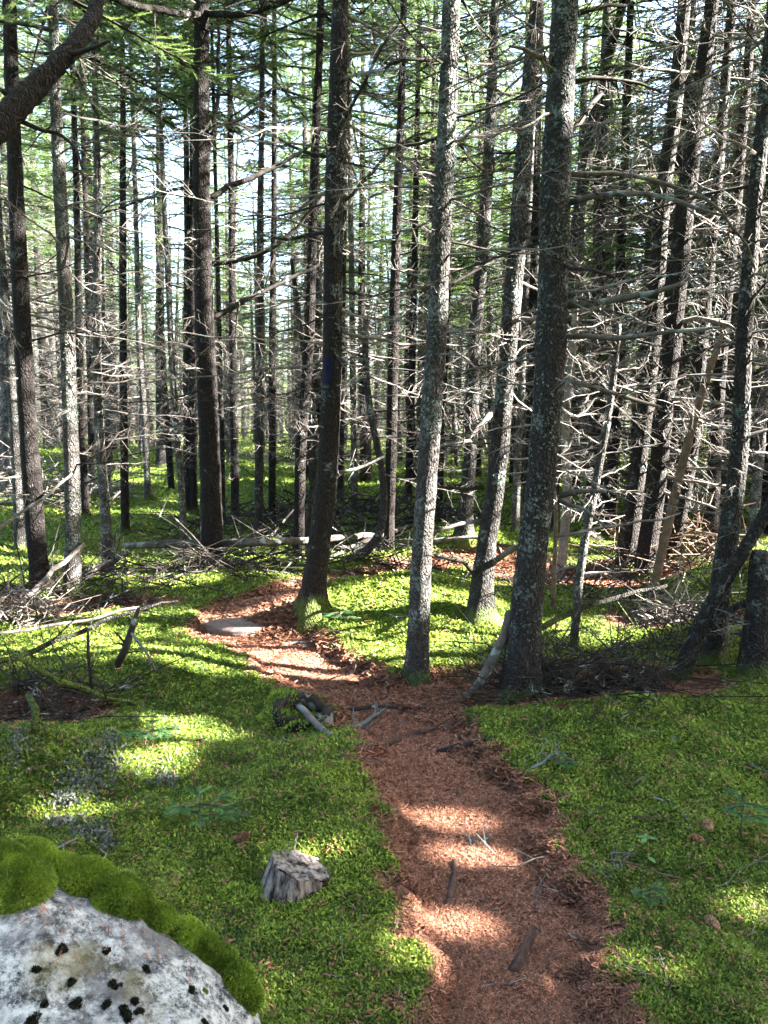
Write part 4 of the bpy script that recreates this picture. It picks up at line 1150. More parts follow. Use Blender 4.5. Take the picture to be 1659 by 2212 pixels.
o = limb_px(None, [(-60, 1450, 15), (20, 1425, 14), (90, 1400, 12), (150, 1378, 11), (215, 1345, 9), (290, 1316, 7), (385, 1298, 3)], name='fallen_tree', mat=M_BARK_LICH, bend=.5, twigs=16, seed=71, base=at(60, 1440), sides=10)
tag(o, 'slim fallen dead tree slanting over the sunlit moss', 'fallen tree')
o = limb_px(None, [(-40, 1372, 7), (60, 1360, 7), (160, 1352, 7), (220, 1332, 7), (300, 1312, 5)], name='fallen_pole', mat=M_TWIG, bend=.2, twigs=2, seed=711, base=at(100, 1395), sides=8)
tag(o, 'thin bleached pole lying just behind the slim fallen tree', 'fallen pole')
o = limb_px(None, [(252, 1440, 16), (262, 1415, 17), (278, 1370, 16), (290, 1335, 12), (300, 1312, 7)], name='broken_branch', mat=M_TWIG_DARK, bend=0, twigs=6, seed=72, base=at(255, 1445), sides=8)
tag(o, 'dark crooked broken branch propped against the slim fallen tree', 'broken branch')
o = limb_px(None, [(284, 1368, 6), (310, 1410, 6), (338, 1450, 5)], name='broken_branch', mat=M_TWIG, bend=-.2, twigs=2, seed=721, base=at(338, 1452), sides=6)
tag(o, 'thin grey prop branch slanting down to the moss', 'broken branch')
o = limb_px(None, [(25, 1415, 7), (75, 1455, 10), (130, 1475, 14), (190, 1495, 12), (250, 1510, 10), (320, 1527, 8), (382, 1540, 6)], name='fallen_branch', mat=M_BARK_LICH, bend=-.15, twigs=14, seed=73, base=at(200, 1535), sides=8)
tag(o, 'lichened fallen branch with a star of bare twigs on the moss', 'fallen branch')
o = limb_px(None, [(200, 1500, 8), (197, 1460, 8), (192, 1400, 7), (190, 1362, 5)], name='fallen_branch', mat=M_TWIG_DARK, bend=0, twigs=7, seed=731, base=at(202, 1520), sides=6)
tag(o, 'upright dead twig standing on the lichened fallen branch', 'fallen branch')
o = limb_px(None, [(60, 1500, 14), (85, 1528, 17), (76, 1580, 19)], name='fallen_branch', mat=M_BARK_LICH, bend=-.2, twigs=3, seed=74, base=at(76, 1582), sides=8)
tag(o, 'stubby grey log end with white lichen rings under the fallen branch', 'fallen branch')
o = limb_px(None, [(1160, 1362, 14), (1205, 1335, 13), (1254, 1312, 12), (1330, 1290, 10), (1440, 1265, 7)], name='leaning_pole', mat=M_BARK, bend=.9, twigs=5, seed=75, base=at(1165, 1420), sides=10)
tag(o, 'bare fallen pole resting against the biggest trunk', 'fallen pole')
o = limb_px(None, [(1140, 1463, 13), (1200, 1452, 14), (1280, 1440, 15), (1362, 1424, 13)], name='fallen_log', mat=M_LOG, bend=.1, twigs=2, seed=76, base=at(1200, 1490), sides=10)
tag(o, 'white lichened thin log lying on the dark brush heap', 'log')
o = limb_px(None, [(1250, 1440, 7), (1300, 1415, 9), (1340, 1390, 8), (1368, 1372, 5)], name='broken_branch', mat=M_TWIG_DARK, bend=.2, twigs=10, seed=77, base=at(1270, 1480), sides=7)
tag(o, 'black arching branch rising from the dark brush heap', 'broken branch')
o = limb_px(None, [(1010, 1508, 16), (1040, 1465, 20), (1065, 1420, 22), (1090, 1370, 20), (1100, 1320, 16)], name='broken_branch', mat=M_LOG, bend=.05, twigs=2, seed=78, base=at(1012, 1512), sides=9)
tag(o, 'pale weathered branch leaning on the foot of the biggest trunk', 'broken branch')
o = limb_px(None, [(1480, 1400, 14), (1560, 1330, 15), (1640, 1290, 16), (1720, 1262, 16)], name='fallen_log', mat=M_BARK_LICH, bend=.2, twigs=3, seed=79, base=at(1500, 1450), sides=9)
tag(o, 'dark log slanting behind the mossy broken trunk', 'log')
lay('fallen_log', 'pale crooked dead branch on the ground before the hook shaped stem', 'log', [(715, 1212, 10), (750, 1190, 12, .1), (800, 1168, 11, .2), (880, 1140, 9, .3)], M_LOG, twigs=4, seed=2)
lay('fallen_log', 'weathered log end behind the fully sunlit stem', 'log', [(180, 1258, 14), (205, 1240, 15), (230, 1222, 14, .05), (275, 1200, 10, .15)], M_LOG, twigs=3, seed=3)
lay('fallen_log', 'mossy flat log beyond the pale snag', 'log', [(1205, 1262, 12), (1260, 1250, 11), (1330, 1240, 9), (1360, 1232, 6)], M_PALE, twigs=4, seed=4)
lay('fallen_log', 'thin pale log crossing behind the smooth grey trunk', 'log', [(850, 1170, 8, .1), (900, 1172, 9, .1), (990, 1165, 8, .1), (1060, 1160, 6, .1)], M_LOG, twigs=4, seed=5)
lay('fallen_log', 'dark low log in front of the lichen speckled spruce', 'log', [(925, 1205, 8), (970, 1215, 9), (1020, 1228, 8)], M_TWIG_DARK, twigs=3, seed=6)

# brush heaps: tangles nobody could count
def heap(label, u, v, rx, ry, h, n, mat, seed, lmax=.8, r=.0035):
    rng = np.random.default_rng(seed)
    c = at(u, v); mb = MB()
    for k in range(n):
        a = rng.uniform(0, 6.28); q = math.sqrt(rng.uniform(0, 1))
        x, y = math.cos(a) * rx * q, math.sin(a) * ry * q
        z0 = H1(c[0] + x, c[1] + y) - c[2]
        z = z0 + h * (1 - q * q) * rng.uniform(0, 1) + .01
        az = rng.uniform(0, 6.28); el = rng.normal(0, .38); L = rng.uniform(.18, lmax)
        d = np.array([math.cos(az) * math.cos(el), math.sin(az) * math.cos(el), math.sin(el)])
        p0 = np.array([x, y, z]); m = p0 + d * L * .5 + rng.normal(0, .04, 3); e = p0 + d * L + rng.normal(0, .08, 3)
        rr = r * rng.uniform(.5, 1.7)
        tube_into(mb, [p0, m, e], [rr, rr * .75, rr * .35], 4)
        for j in range(rng.integers(0, 4)):
            b = p0 + (e - p0) * rng.uniform(.2, .9); dd = d + rng.normal(0, .7, 3); dd /= np.linalg.norm(dd); l = L * rng.uniform(.15, .4)
            tube_into(mb, [b, b + dd * l], [rr * .6, rr * .25], 3)
    tag(link('brush_heap', mb.mesh('brush_heap', mat), loc=tuple(c)), label, 'brush heap', kind='stuff')
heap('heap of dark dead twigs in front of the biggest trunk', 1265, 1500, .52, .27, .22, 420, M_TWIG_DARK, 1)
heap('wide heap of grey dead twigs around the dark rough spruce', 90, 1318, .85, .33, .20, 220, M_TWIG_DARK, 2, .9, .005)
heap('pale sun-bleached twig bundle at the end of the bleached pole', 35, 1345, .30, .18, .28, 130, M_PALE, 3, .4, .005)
heap('low tangle of twigs under the long level log', 640, 1220, 1.6, .6, .16, 200, M_TWIG_DARK, 4, .9, .006)
heap('tangle of twigs between the sunlit stem and the thick dark spruce', 340, 1262, 1.3, .5, .16, 190, M_TWIG_DARK, 5, .9, .006)
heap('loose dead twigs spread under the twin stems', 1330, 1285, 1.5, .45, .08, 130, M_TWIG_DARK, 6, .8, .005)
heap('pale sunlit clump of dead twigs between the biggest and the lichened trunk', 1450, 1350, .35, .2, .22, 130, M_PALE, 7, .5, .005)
heap('rusty dry brush behind the twin stems', 1500, 1225, .9, .7, .6, 200, M_BROWN, 8, .9, .006)
heap('fallen twigs by the foot of the slanting dead stem', 1560, 1380, .8, .45, .12, 130, M_TWIG_DARK, 9, .8, .005)
heap('dark twigs strewn over the moss below the fallen branch', 60, 1555, .5, .35, .12, 200, M_TWIG_DARK, 10, .6, .004)
heap('far brush beyond the level log', 740, 1150, 2.4, 1.4, .6, 420, M_TWIG_DARK, 11, 1.3, .010)
heap('far dry brush beneath the far stems past the edge spruce', 20, 1080, 2.0, 1.6, .8, 360, M_TWIG, 12, 1.3, .012)

# ------------------------------------------------------------------ sticks and roots on the path
lay('root', 'dark root crossing the path between the old stump and the brush', 'root', [(745, 1540, 10), (800, 1536, 13), (870, 1536, 14), (940, 1540, 10)], M_TWIG_DARK, seed=10, lift=.7)
lay('root', 'short forked grey root end standing on the path', 'root', [(856, 1586, 12), (872, 1562, 11), (892, 1545, 8)], M_LOG, seed=11, lift=.5)
lay('root', 'long curving grey root half buried in the path needles', 'root', [(770, 1626, 15), (829, 1612, 18), (890, 1592, 15), (960, 1572, 10)], M_STICK, seed=12, lift=.6)
lay('root', 'dark root reaching out of the moss over the path', 'root', [(945, 1632, 15), (1000, 1615, 16), (1072, 1597, 11)], M_TWIG_DARK, seed=13, lift=.7)
lay('root', 'pale knobbly root poking out of the mossy path edge', 'root', [(735, 1640, 15), (780, 1648, 16), (830, 1656, 11)], M_STICK, seed=14, lift=.6)
lay('stick', 'thick short dead stick lying lengthwise on the path', 'stick', [(982, 1872, 17), (977, 1920, 17), (966, 1966, 14)], M_STICK, seed=15, lift=1.2, sides=12)
lay('stick', 'smaller bare stick meeting the thick one in a V', 'stick', [(1034, 1931, 8), (1000, 1950, 11), (958, 1974, 12)], M_STICK, seed=16, lift=1.1)
lay('stick', 'short stout log piece bedded in the lower path', 'stick', [(1155, 2022, 20), (1135, 2062, 22), (1108, 2112, 22)], M_STICK, seed=17, lift=1.0, sides=12)
lay('stick', 'thin dark upright twig piece by the thick stick', 'stick', [(1030, 1963, 7), (1032, 2000, 8)], M_TWIG_DARK, seed=18)
lay('stick', 'white forked twig beside the stout log piece', 'stick', [(1068, 2072, 5), (1090, 2045, 6), (1132, 2036, 5)], M_PALE, seed=19, twigs=1)
lay('stick', 'thin dark stick across the foot of the stout log piece', 'stick', [(1060, 2112, 5), (1140, 2124, 6), (1150, 2128, 4)], M_TWIG_DARK, seed=20)
lay('stick', 'straight grey twig lying where moss meets path', 'stick', [(1243, 1923, 5), (1300, 1926, 6), (1380, 1919, 4)], M_LOG, seed=21)
lay('stick', 'pale short straight stick on the mossy bank', 'stick', [(1366, 1700, 6), (1390, 1682, 7), (1420, 1652, 5)], M_PALE, seed=22)
lay('stick', 'bent dark twig on the mossy bank', 'stick', [(1400, 1722, 4), (1440, 1740, 4), (1476, 1758, 6), (1494, 1800, 7)], M_TWIG, seed=23, twigs=1)
lay('stick', 'grey lichened stick upright in the moss bank', 'stick', [(1452, 1605, 7), (1478, 1568, 5)], M_LICHEN, seed=24)
lay('stick', 'pale stick at the mossy picture edge', 'stick', [(1618, 1652, 6), (1665, 1675, 7)], M_PALE, seed=25)
lay('stick', 'small dark stick pointing at the sunfleck on the path', 'stick', [(870, 1796, 6), (884, 1815, 7)], M_TWIG, seed=26)
lay('stick', 'dark root-like stick lying across the shaded path', 'stick', [(1040, 1740, 6), (1062, 1762, 8), (1100, 1774, 7), (1180, 1772, 5)], M_TWIG_DARK, seed=27)
lay('stick', 'forked brown broken stick on the moss under the sun patch', 'stick', [(506, 1580, 6), (545, 1588, 9), (590, 1600, 8), (632, 1608, 6)], M_BROWN, seed=28, twigs=2)
lay('stick', 'long pale straw-like stick on the mossy slope', 'stick', [(290, 1662, 4), (340, 1645, 5), (412, 1625, 4)], M_PALE, seed=29)
lay('stick', 'slim bleached twig curved upright beside the sunny path bend', 'stick', [(745, 1468, 4), (765, 1450, 5, .02), (771, 1420, 4, .12)], M_PALE, seed=30)
lay('lichened_twig', 'twig thick with blue grey lichen at the edge of the path', 'twig', [(742, 1588, 8), (775, 1572, 9, .03), (800, 1552, 7, .05), (830, 1532, 4, .05)], M_LICHEN, seed=31, twigs=12)
lay('lichened_twig', 'grey lichened twig beside the dark fir seedling', 'twig', [(1132, 1672, 7), (1165, 1650, 6, .02), (1208, 1628, 6)], M_LICHEN, seed=32, twigs=9)
lay('lichened_twig', 'white lichened twig on the moss near the straight grey twig', 'twig', [(1252, 1893, 6), (1290, 1885, 8), (1318, 1880, 8), (1355, 1865, 6)], M_LICHEN, seed=33, twigs=14)
lay('lichened_twig', 'white lichened twig in the sunlit part of the path', 'twig', [(1008, 1845, 6), (1030, 1838, 7), (1062, 1850, 6)], M_LICHEN, seed=34, twigs=12)
lay('lichened_twig', 'grey twig hung with lichen on the shaded path', 'twig', [(1140, 1930, 4), (1150, 1950, 5), (1158, 1975, 5)], M_LICHEN, seed=35, twigs=7)

STK = []
_rs = np.random.default_rng(55)
for k in range(9):
    L = _rs.uniform(.12, .42); P = wander(_rs, L, 5, 0, .25); P[:, 2] *= .25
    mb = MB(); r = _rs.uniform(.002, .006); tube_into(mb, P, np.linspace(r, r * .5, 5), 5)
    for j in range(_rs.integers(0, 4)):
        b = P[_rs.integers(1, 4)]; d = np.array([.6, _rs.choice([-1, 1]) * .7, .15]); tube_into(mb, [b, b + d * L * _rs.uniform(.15, .35)], [r * .6, r * .3], 4)
    STK.append(mb.mesh('stick', [M_TWIG, M_TWIG_DARK, M_BROWN, M_LOG, M_TWIG_DARK][k % 5]))
n = 0
while n < 170:
    u = _rs.uniform(-30, 1690); v = _rs.uniform(1230, 2200) if n > 60 else _rs.uniform(1480, 2200)
    g = ground_hit(u, v)
    if u < 600 and v > 1840: continue
    p = at(u, v); o = link('stick', STK[_rs.integers(9)], loc=(p[0], p[1], p[2] + .008))
    s = _rs.uniform(.35, .8) * (1 + .05 * p[1]); o.rotation_euler = (_rs.normal(0, .12), _rs.normal(0, .12), _rs.uniform(0, 6.28)); o.scale = (s, s, s)
    tag(o, 'small dead twig scattered on the forest floor', 'stick', 'small dead twigs scattered on the forest floor'); n += 1

# ------------------------------------------------------------------ stumps
def stump():
    b = at(606, 1924); top = CAM + ray(662, 1862) * (np.linalg.norm((b - CAM)) * .93)
    top = np.array([b[0] + .065, b[1] + .04, b[2] + .062])
    root = thing('tree_stump', 'weathered grey cut stump with a sunlit mossy top', 'stump', tuple(b))
    ax = top - b; nrm = ax / np.linalg.norm(ax); nrm = np.array([.34, .10, 1.0]); nrm /= np.linalg.norm(nrm)
    rng = np.random.default_rng(2); sd = 40; V = []; rows = 14
    for i in range(rows):
        f = i / (rows - 1)
        for j in range(sd):
            a = j * 2 * math.pi / sd
            r = .100 * (1 + .28 * (1 - f) ** 2.5) * (1 + .05 * math.sin(3 * a + 1) + .05 * math.sin(7 * a) + .035 * math.sin(17 * a + f) + rng.normal(0, .008))
            p = np.array([math.cos(a) * r, math.sin(a) * r * .9, 0])
            h = -.08 + f * (ax[2] + .08)
            if f > .5: h += (f - .5) * 2 * (-(nrm[0] * p[0] + nrm[1] * p[1]) / nrm[2])
            V.append([p[0] + ax[0] * f, p[1] + ax[1] * f, h])
    V = np.array(V); i = np.arange(rows - 1)[:, None] * sd; j = np.arange(sd)[None]; k = (j + 1) % sd
    Q = np.stack([i + j, i + k, i + sd + k, i + sd + j], -1).reshape(-1, 4)
    link('side', mesh_np('side', V, None, Q, M_STUMP, True), root)
    rim = V[-sd:]; c = rim.mean(0); Vt = [c]
    for f in (.35, .7, 1.0):
        for q in rim: Vt.append(c + (q - c) * f + [0, 0, rng.normal(0, .003) + .002])
    T = [[0, 1 + a, 1 + (a + 1) % sd] for a in range(sd)]; Q = [[1 + s * sd + a, 1 + (s + 1) * sd + a, 1 + (s + 1) * sd + (a + 1) % sd, 1 + s * sd + (a + 1) % sd] for s in (0, 1) for a in range(sd)]
    link('cut_top', mesh_np('cut_top', Vt, T, Q, M_STUMP, True), root)
    # moss on the rim and at the foot
    for (cx, cy_, cz, rx, nn, nm) in ((rim[sd // 2 + 3][0], rim[sd // 2][1] + .04, rim[sd // 2][2], .055, 260, 'moss_tuft'), (-.13, -.05, .02, .06, 320, 'moss_tuft')):
        mb = MB(); moss_ball(mb, rng, np.array([cx, cy_, cz]), (rx, rx * .8, rx * .35), nn, .012)
        tag(link(nm, mb.mesh(nm, M_PAD), root), kind='stuff')
def moss_ball(mb, rng, c, r, n, L, tint=(0, 1), dome=True, jit=.45, wd=.22, patchy=False):
    a = rng.normal(0, 1, (n, 3)); a /= np.linalg.norm(a, axis=1)[:, None]
    if dome: a[:, 2] = np.where(a[:, 2] < -.2, -a[:, 2], a[:, 2])
    P = c + a * np.array(r); Nn = a / np.array(r); Nn /= np.linalg.norm(Nn, axis=1)[:, None]
    D = Nn + rng.normal(0, jit, (n, 3)); D /= np.linalg.norm(D, axis=1)[:, None]
    S = np.cross(D, rng.normal(0, 1, (n, 3))); S /= np.linalg.norm(S, axis=1)[:, None]
    l = L * rng.uniform(.5, 1.3, n)
    V = np.stack([P - S * (l * wd)[:, None], P + S * (l * wd)[:, None], P + D * l[:, None]], 1).reshape(-1, 3)
    tn = rng.uniform(*tint, n)
    if patchy: tn = np.clip(.35 * tn + 1.3 * (noise3(P * 26, 9) - .18), 0, 1)
    mb.add(V, np.arange(n * 3).reshape(-1, 3), None, np.repeat(tn, 3))
stump()
def old_stump():
    b = at(655, 1556)
    root = thing('rotten_stump', 'hollow rotten dark stump sunk in the moss by the path', 'stump', tuple(b))
    rng = np.random.default_rng(4); sd = 30; V = []; rows = 8
    jag = .05 * rng.uniform(0, 1, sd) + .07 * (np.cos(np.arange(sd) * 2 * math.pi / sd - 2.3) > .2)
    for ring, (rr, top) in enumerate(((.15, 1), (.105, 1))):
        for i in range(rows):
            f = i / (rows - 1)
            for j in range(sd):
                a = j * 2 * math.pi / sd
                r = rr * (1 + .25 * (1 - f) ** 2) * (1 + .07 * math.sin(4 * a) + rng.normal(0, .02))
                V.append([math.cos(a) * r, math.sin(a) * r, -.06 + f * (.095 + jag[j] * .6)])
    V = np.array(V); i = np.arange(rows - 1)[:, None] * sd; j = np.arange(sd)[None]; k = (j + 1) % sd
    Qo = np.stack([i + j, i + k, i + sd + k, i + sd + j], -1).reshape(-1, 4); off = rows * sd
    Qi = Qo[:, ::-1] + off; jj = np.arange(sd); kk = (jj + 1) % sd; t = (rows - 1) * sd
    Qt = np.stack([t + jj, t + kk, off + t + kk, off + t + jj], -1)
    link('shell', mesh_np('shell', V, None, np.vstack([Qo, Qi, Qt]), M_TWIG_DARK, True), root)
    for (c, r) in (((-.14, -.06, .02), (.09, .08, .07)), ((.02, -.17, .0), (.11, .05, .06)), ((-.12, .1, .06), (.08, .07, .07))):
        mb = MB(); moss_ball(mb, rng, np.array(c), r, 420, .016)
        tag(link('moss_tuft', mb.mesh('moss_tuft', M_PAD), root), kind='stuff')
old_stump()
o = lay('root', 'pale weathered root plate running from the rotten stump to the path', 'root', [(645, 1528, 12, .06), (668, 1552, 15, .04), (690, 1575, 14, .02), (730, 1602, 8)], M_TWIG, seed=40, lift=.6, sides=10)

# ------------------------------------------------------------------ boulder
def boulder():
    rng = np.random.default_rng(6)
    C = np.array([-1.45, 1.53, .0]); Rr = np.array([1.25, .47, .57])
    import bmesh
    bm = bmesh.new(); bmesh.ops.create_icosphere(bm, subdivisions=6, radius=1)
    V = np.array([v.co[:] for v in bm.verts]); F = np.array([[v.index for v in f.verts] for f in bm.faces]); bm.free()
    e = np.sign(V) * np.abs(V) ** .78
    P = e * Rr
    q = P + 5.3
    dsp = .16 * (noise3(q * 2.2, 3) - .5) + .05 * (noise3(q * 7, 4) - .5) + .016 * (noise3(q * 24, 5) - .5) + .006 * (noise3(q * 70, 6) - .5)
    P = P + V * dsp[:, None]
    root = thing('boulder', 'big pale lichened granite boulder rimmed with cushion moss', 'boulder', tuple(C))
    link('rock', mesh_np('rock', P, F, None, M_ROCK, True), root)
    W = P + C
    u, v, d = project(W)
    def near(uu, vv):
        k = np.where(d > .3, np.hypot(u - uu, v - vv), 1e9)
        c = np.argsort(k)[:12]; c = c[np.argmin(d[c])]
        return P[c], V[c] / np.linalg.norm(V[c])
    # moss cushions along the upper rim
    pads = [(-40, 1890, .20, .13), (40, 1905, .17, .11), (120, 1880, .12, .08), (180, 1905, .14, .09), (250, 1935, .12, .085), (310, 1950, .10, .065), (350, 1975, .085, .055), (400, 2005, .07, .045), (450, 2030, .075, .05), (490, 2050, .075, .05), (455, 2065, .05, .035), (535, 2105, .07, .06), (550, 2150, .06, .055), (60, 1860, .14, .07), (480, 2015, .06, .045)]
    for (uu, vv, r, h) in pads:
        f_ = 1.25 if uu > 380 else 1.0
        r *= .5 * f_; h *= .62 * f_
        p, nr = near(uu, vv); mb = MB()
        bm = bmesh.new(); bmesh.ops.create_icosphere(bm, subdivisions=4, radius=1)
        S = np.array([x.co[:] for x in bm.verts]); Fs = np.array([[x.index for x in f.verts] for f in bm.faces]); bm.free()
        rad = np.array([r, r * .8, h]); s2 = S * rad * (1 + .3 * (noise3(S * 1.7 + uu, 8) - .5))[:, None]
        mb.add(s2 * .97 + p, Fs, None, .15)
        n = int(19000 * (r / .12) ** 1.4)
        moss_ball(mb, rng, p, rad, n, .0085, (.0, 1), True, .42, .3, True)
        tag(link('moss_cushion', mb.mesh('moss_cushion', M_PAD), root), kind='stuff')
    dots = [(165, 2035, 14), (228, 2040, 11), (338, 2086, 14), (108, 2087, 9), (185, 2120, 9), (278, 2125, 12), (228, 2135, 12), (258, 2145, 16), (290, 2140, 9), (195, 2160, 16), (80, 2165, 20), (285, 2170, 16), (428, 2135, 10), (500, 2170, 7), (320, 2165, 12), (120, 2145, 7), (450, 2190, 7), (455, 2140, 9)]
    for (uu, vv, r) in dots:
        p, nr = near(uu, vv); mb = MB(); rr = r / FPX * 1.0
        for q_ in range(4):
            of = rng.normal(0, .45, 3) * rr; of -= nr * (of @ nr); r2 = rr * rng.uniform(.35, 1.0)
            moss_ball(mb, rng, p + of - nr * r2 * .25, (r2, r2, r2 * .35), 300, .005, (0, 1), False, .5, .4)
        link('moss_spot', mb.mesh('moss_spot', M_DOT if uu != 455 else M_PAD), root)
    mb = MB()
    for k in range(90):
        a = rng.uniform(0, 1); uu, vv = 100 + 480 * a + rng.normal(0, 45), 1960 + 150 * a + rng.normal(0, 30)
        p, nr = near(uu, vv); az = rng.uniform(0, 6.28); L = rng.uniform(.012, .028)
        dd = np.array([math.cos(az), math.sin(az), 0]); dd -= nr * (dd @ nr); s = np.cross(dd, nr) * .0011
        b = p + nr * .004
        mb.add([b - s, b + s, b + dd * L + s, b + dd * L - s], None, [[0, 1, 2, 3]], rng.uniform(.2, .9))
    tag(link('fallen_needle', mb.mesh('fallen_needle', M_LITTER), root), kind='stuff')
boulder()

def small_stone(name, label, u, v, r, flat, mat, seed, sink=.3):
    import bmesh
    bm = bmesh.new(); bmesh.ops.create_icosphere(bm, subdivisions=4, radius=1)
    V = np.array([x.co[:] for x in bm.verts]); F = np.array([[x.index for x in f.verts] for f in bm.faces]); bm.free()
    P = V * np.array([r, r * .7, r * flat]) * (1 + .5 * (noise3(V * 1.6 + seed, 3) - .5) + .12 * (noise3(V * 5 + seed, 4) - .5))[:, None]
    p = at(u, v)
    tag(link(name, mesh_np(name, P, F, None, mat, True), loc=(p[0], p[1], p[2] + r * flat * (.9 - 2 * sink))), label, 'stone')
small_stone('stone', 'broad flat pinkish rock bedded in the sunny path bend', 525, 1346, .30, .22, M_STONE, 1, .72)
small_stone('stone', 'low rounded rock in the middle of the sunny path bend', 645, 1390, .15, .3, M_STONE, 2, .6)
small_stone('stone', 'small pale pebble on the path below the biggest trunk', 968, 1576, .035, .7, M_STONE, 3)
small_stone('stone', 'flat rock at the inner edge of the sunny path', 440, 1352, .14, .3, M_STONE, 4, .6)

# ------------------------------------------------------------------ cones
def cone_mesh():
    rng = np.random.default_rng(1); mb = MB()
    L = .05; Rm = .014
    for i in range(11):
        f = (i + .5) / 11; z = (f - .5) * L; r = Rm * math.sin(math.pi * (.12 + .8 * f)) ** .8
        for j in range(9):
            a = j * 2 * math.pi / 9 + i * .35
            o = np.array([math.cos(a), math.sin(a), 0]); s = np.array([-o[1], o[0], 0]); c = o * r * .55 + [0, 0, z]
            e = o * r * 1.15 + [0, 0, z + .006]; w_ = .0052
            mb.add([c - s * w_ * .6, c + s * w_ * .6, e + s * w_ - [0, 0, .001], e + [0, 0, .003], e - s * w_ - [0, 0, .001]], [[0, 1, 2], [0, 2, 3], [0, 3, 4]], None, rng.uniform(0, 1))
    tube_into(mb, [[0, 0, -L / 2], [0, 0, 0], [0, 0, L / 2]], [.006, .010, .003], 9)
    return mb.mesh('spruce_cone', M_CONE, False)
CONE = cone_mesh()
for i, (u, v, lab) in enumerate([(808, 1755, 'brown spruce cone at the mossy edge of the path'), (520, 1818, 'pinkish brown cone on the moss above the cut stump'), (1530, 1793, 'round brown cone on the far moss bank'), (1506, 1822, 'open brown cone lying below the round one'), (1003, 1586, 'small orange brown cone beside the pale pebble'), (1210, 1535, 'brown cone in the dark brush heap'), (1063, 1617, 'cone by the dark root at the moss edge'), (1540, 2008, 'dark old cone between the sun patches on the moss')]):
    p = at(u, v); o = link('spruce_cone', CONE, loc=(p[0], p[1], p[2] + .018)); o.rotation_euler = (1.45, .2 * i, 1.3 * i + .4); s = 1.0 + .12 * (i % 3); o.scale = (s, s, s)
    tag(o, lab, 'cone')

# ------------------------------------------------------------------ seedlings and lichen tufts
def seedling(label, u, v, h, spread, nbr, seed, mat=M_FIRLING):
    rng = np.random.default_rng(seed + 900); p = at(u, v)
    root = thing('fir_seedling', label, 'seedling', tuple(p))
    mb = MB(); tube_into(mb, [[0, 0, -.02], [0, 0, h * .6], [.01, 0, h]], [.004, .003, .0015], 6)
    P = []; D = []; L = []
    for k in range(nbr):
        a = k * 2.4 + rng.uniform(-.3, .3); z = h * (.45 + .5 * k / nbr); l = spread * rng.uniform(.7, 1.1)
        o = np.array([math.cos(a), math.sin(a), 0]); b = np.array([0, 0, z]); e = b + o * l + [0, 0, rng.uniform(-.2, .25) * l]
        tube_into(mb, [b, (b + e) / 2 + [0, 0, .01], e], [.0025, .002, .001], 5)
        m = max(3, int(l / .05))
        for i in range(m): P.append(b + (e - b) * i / m); D.append((e - b) / np.linalg.norm(e - b)); L.append(l / m)
        for sg in (-1, 1):
            q = b + (e - b) * .5; d = o * .7 + np.array([-o[1], o[0], 0]) * sg * .8; P.append(q); D.append(d / np.linalg.norm(d)); L.append(l * .38)
    link('stem', mb.mesh('stem', M_BROWN, True), root)
    m2 = MB(); needles(m2, rng, np.array(P), np.array(D), np.array(L), 9, .017, .5)
    link('needle_spray', m2.mesh('needle_spray', mat), root)
seedling('feathery young fir spreading low over the moss beside the cut stump', 432, 1800, .15, .17, 8, 1)
seedling('young fir shoot standing in the moss at the picture edge', 1600, 1810, .17, .10, 7, 2)
seedling('tiny dark bluish fir seedling by the lichened twig', 1222, 1660, .05, .06, 7, 3)
seedling('small fir sprig on the moss below the white lichened twig', 1400, 1960, .07, .07, 6, 4)
seedling('bright green fir sprig near the foot of the brown scaly spruce', 735, 1352, .14, .15, 7, 5)
seedling('pale green fir sprig in the sunlit mossy slope', 330, 1612, .10, .14, 7, 6)
seedling('tiny green sprig alone in the middle of the path', 994, 1722, .02, .035, 5, 7)
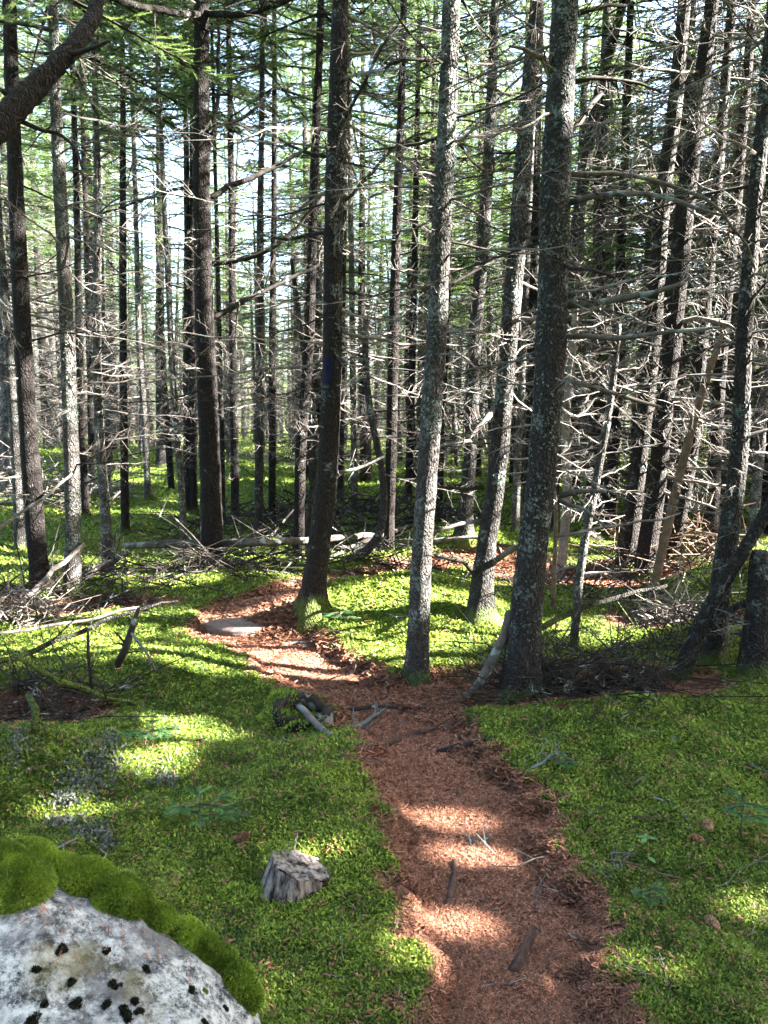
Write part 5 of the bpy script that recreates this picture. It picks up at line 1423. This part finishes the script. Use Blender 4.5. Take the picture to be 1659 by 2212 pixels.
def leaf_seedling():
    p = at(1395, 1865); root = thing('leafy_seedling', 'thin seedling with a few soft broad leaves in the moss bank', 'seedling', tuple(p))
    mb = MB(); tube_into(mb, [[0, 0, -.02], [.006, 0, .05], [0, 0, .10]], [.0022, .0018, .0012], 6); link('stem', mb.mesh('stem', M_BROWN), root)
    for k in range(5):
        a = k * 1.3; o = np.array([math.cos(a), math.sin(a), -.15]); s = np.array([-o[1], o[0], 0]); b = np.array([0, 0, .10]) if k < 4 else np.array([.004, 0, .03])
        V = [b, b + o * .02 + s * .011, b + o * .042, b + o * .02 - s * .011, b + o * .02 + [0, 0, -.003]]
        link('leaf', mesh_np('leaf', V, [[0, 4, 1], [1, 4, 2], [2, 4, 3], [3, 4, 0]], None, M_FIRLING, False, {'tint': [.5 + .1 * k] * 5}), root)
leaf_seedling()

def lichen_patch(label, spots, n, seed):
    rng = np.random.default_rng(seed); mb = MB()
    p0 = at(spots[0][0], spots[0][1])
    for k in range(n):
        (u, v, ru, rv) = spots[rng.integers(len(spots))]
        a = rng.uniform(0, 6.28); q = abs(rng.normal(0, .62))
        d = ray(u + math.cos(a) * ru * q, v + math.sin(a) * rv * q); t = -(CAMZ - p0[2]) / d[2]
        x, y = d[0] * t, d[1] * t; b = np.array([x, y, H1(x, y)]) - p0 + [0, 0, .004]
        for j in range(4):
            dd = rng.normal(0, 1, 3); dd[2] = abs(dd[2]) + .8; dd /= np.linalg.norm(dd); l = rng.uniform(.008, .024); s = np.cross(dd, rng.normal(0, 1, 3)); s *= .0028 / np.linalg.norm(s)
            e = b + dd * l
            mb.add([b - s, b + s, e + s * 1.6, e - s * 1.6], None, [[0, 1, 2, 3]], rng.uniform(0, 1))
    tag(link('reindeer_lichen', mb.mesh('reindeer_lichen', M_REIN), loc=tuple(p0)), label, 'lichen', kind='stuff')
lichen_patch('grey green reindeer lichen in a broad patch on the mossy slope', [(215, 1645, 60, 38), (180, 1680, 70, 20), (240, 1610, 30, 25), (40, 1640, 40, 40)], 620, 1)
lichen_patch('whitish reindeer lichen clump on the moss above the boulder', [(135, 1780, 40, 14), (195, 1810, 45, 26), (140, 1735, 40, 12), (230, 1835, 16, 16)], 520, 2)
lichen_patch('small grey lichen tuft under the straw-like stick', [(358, 1688, 26, 16)], 150, 3)
lichen_patch('bluish lichen tufts on the ground beyond the fallen pole', [(1330, 1290, 20, 5), (1350, 1296, 24, 5)], 120, 4)
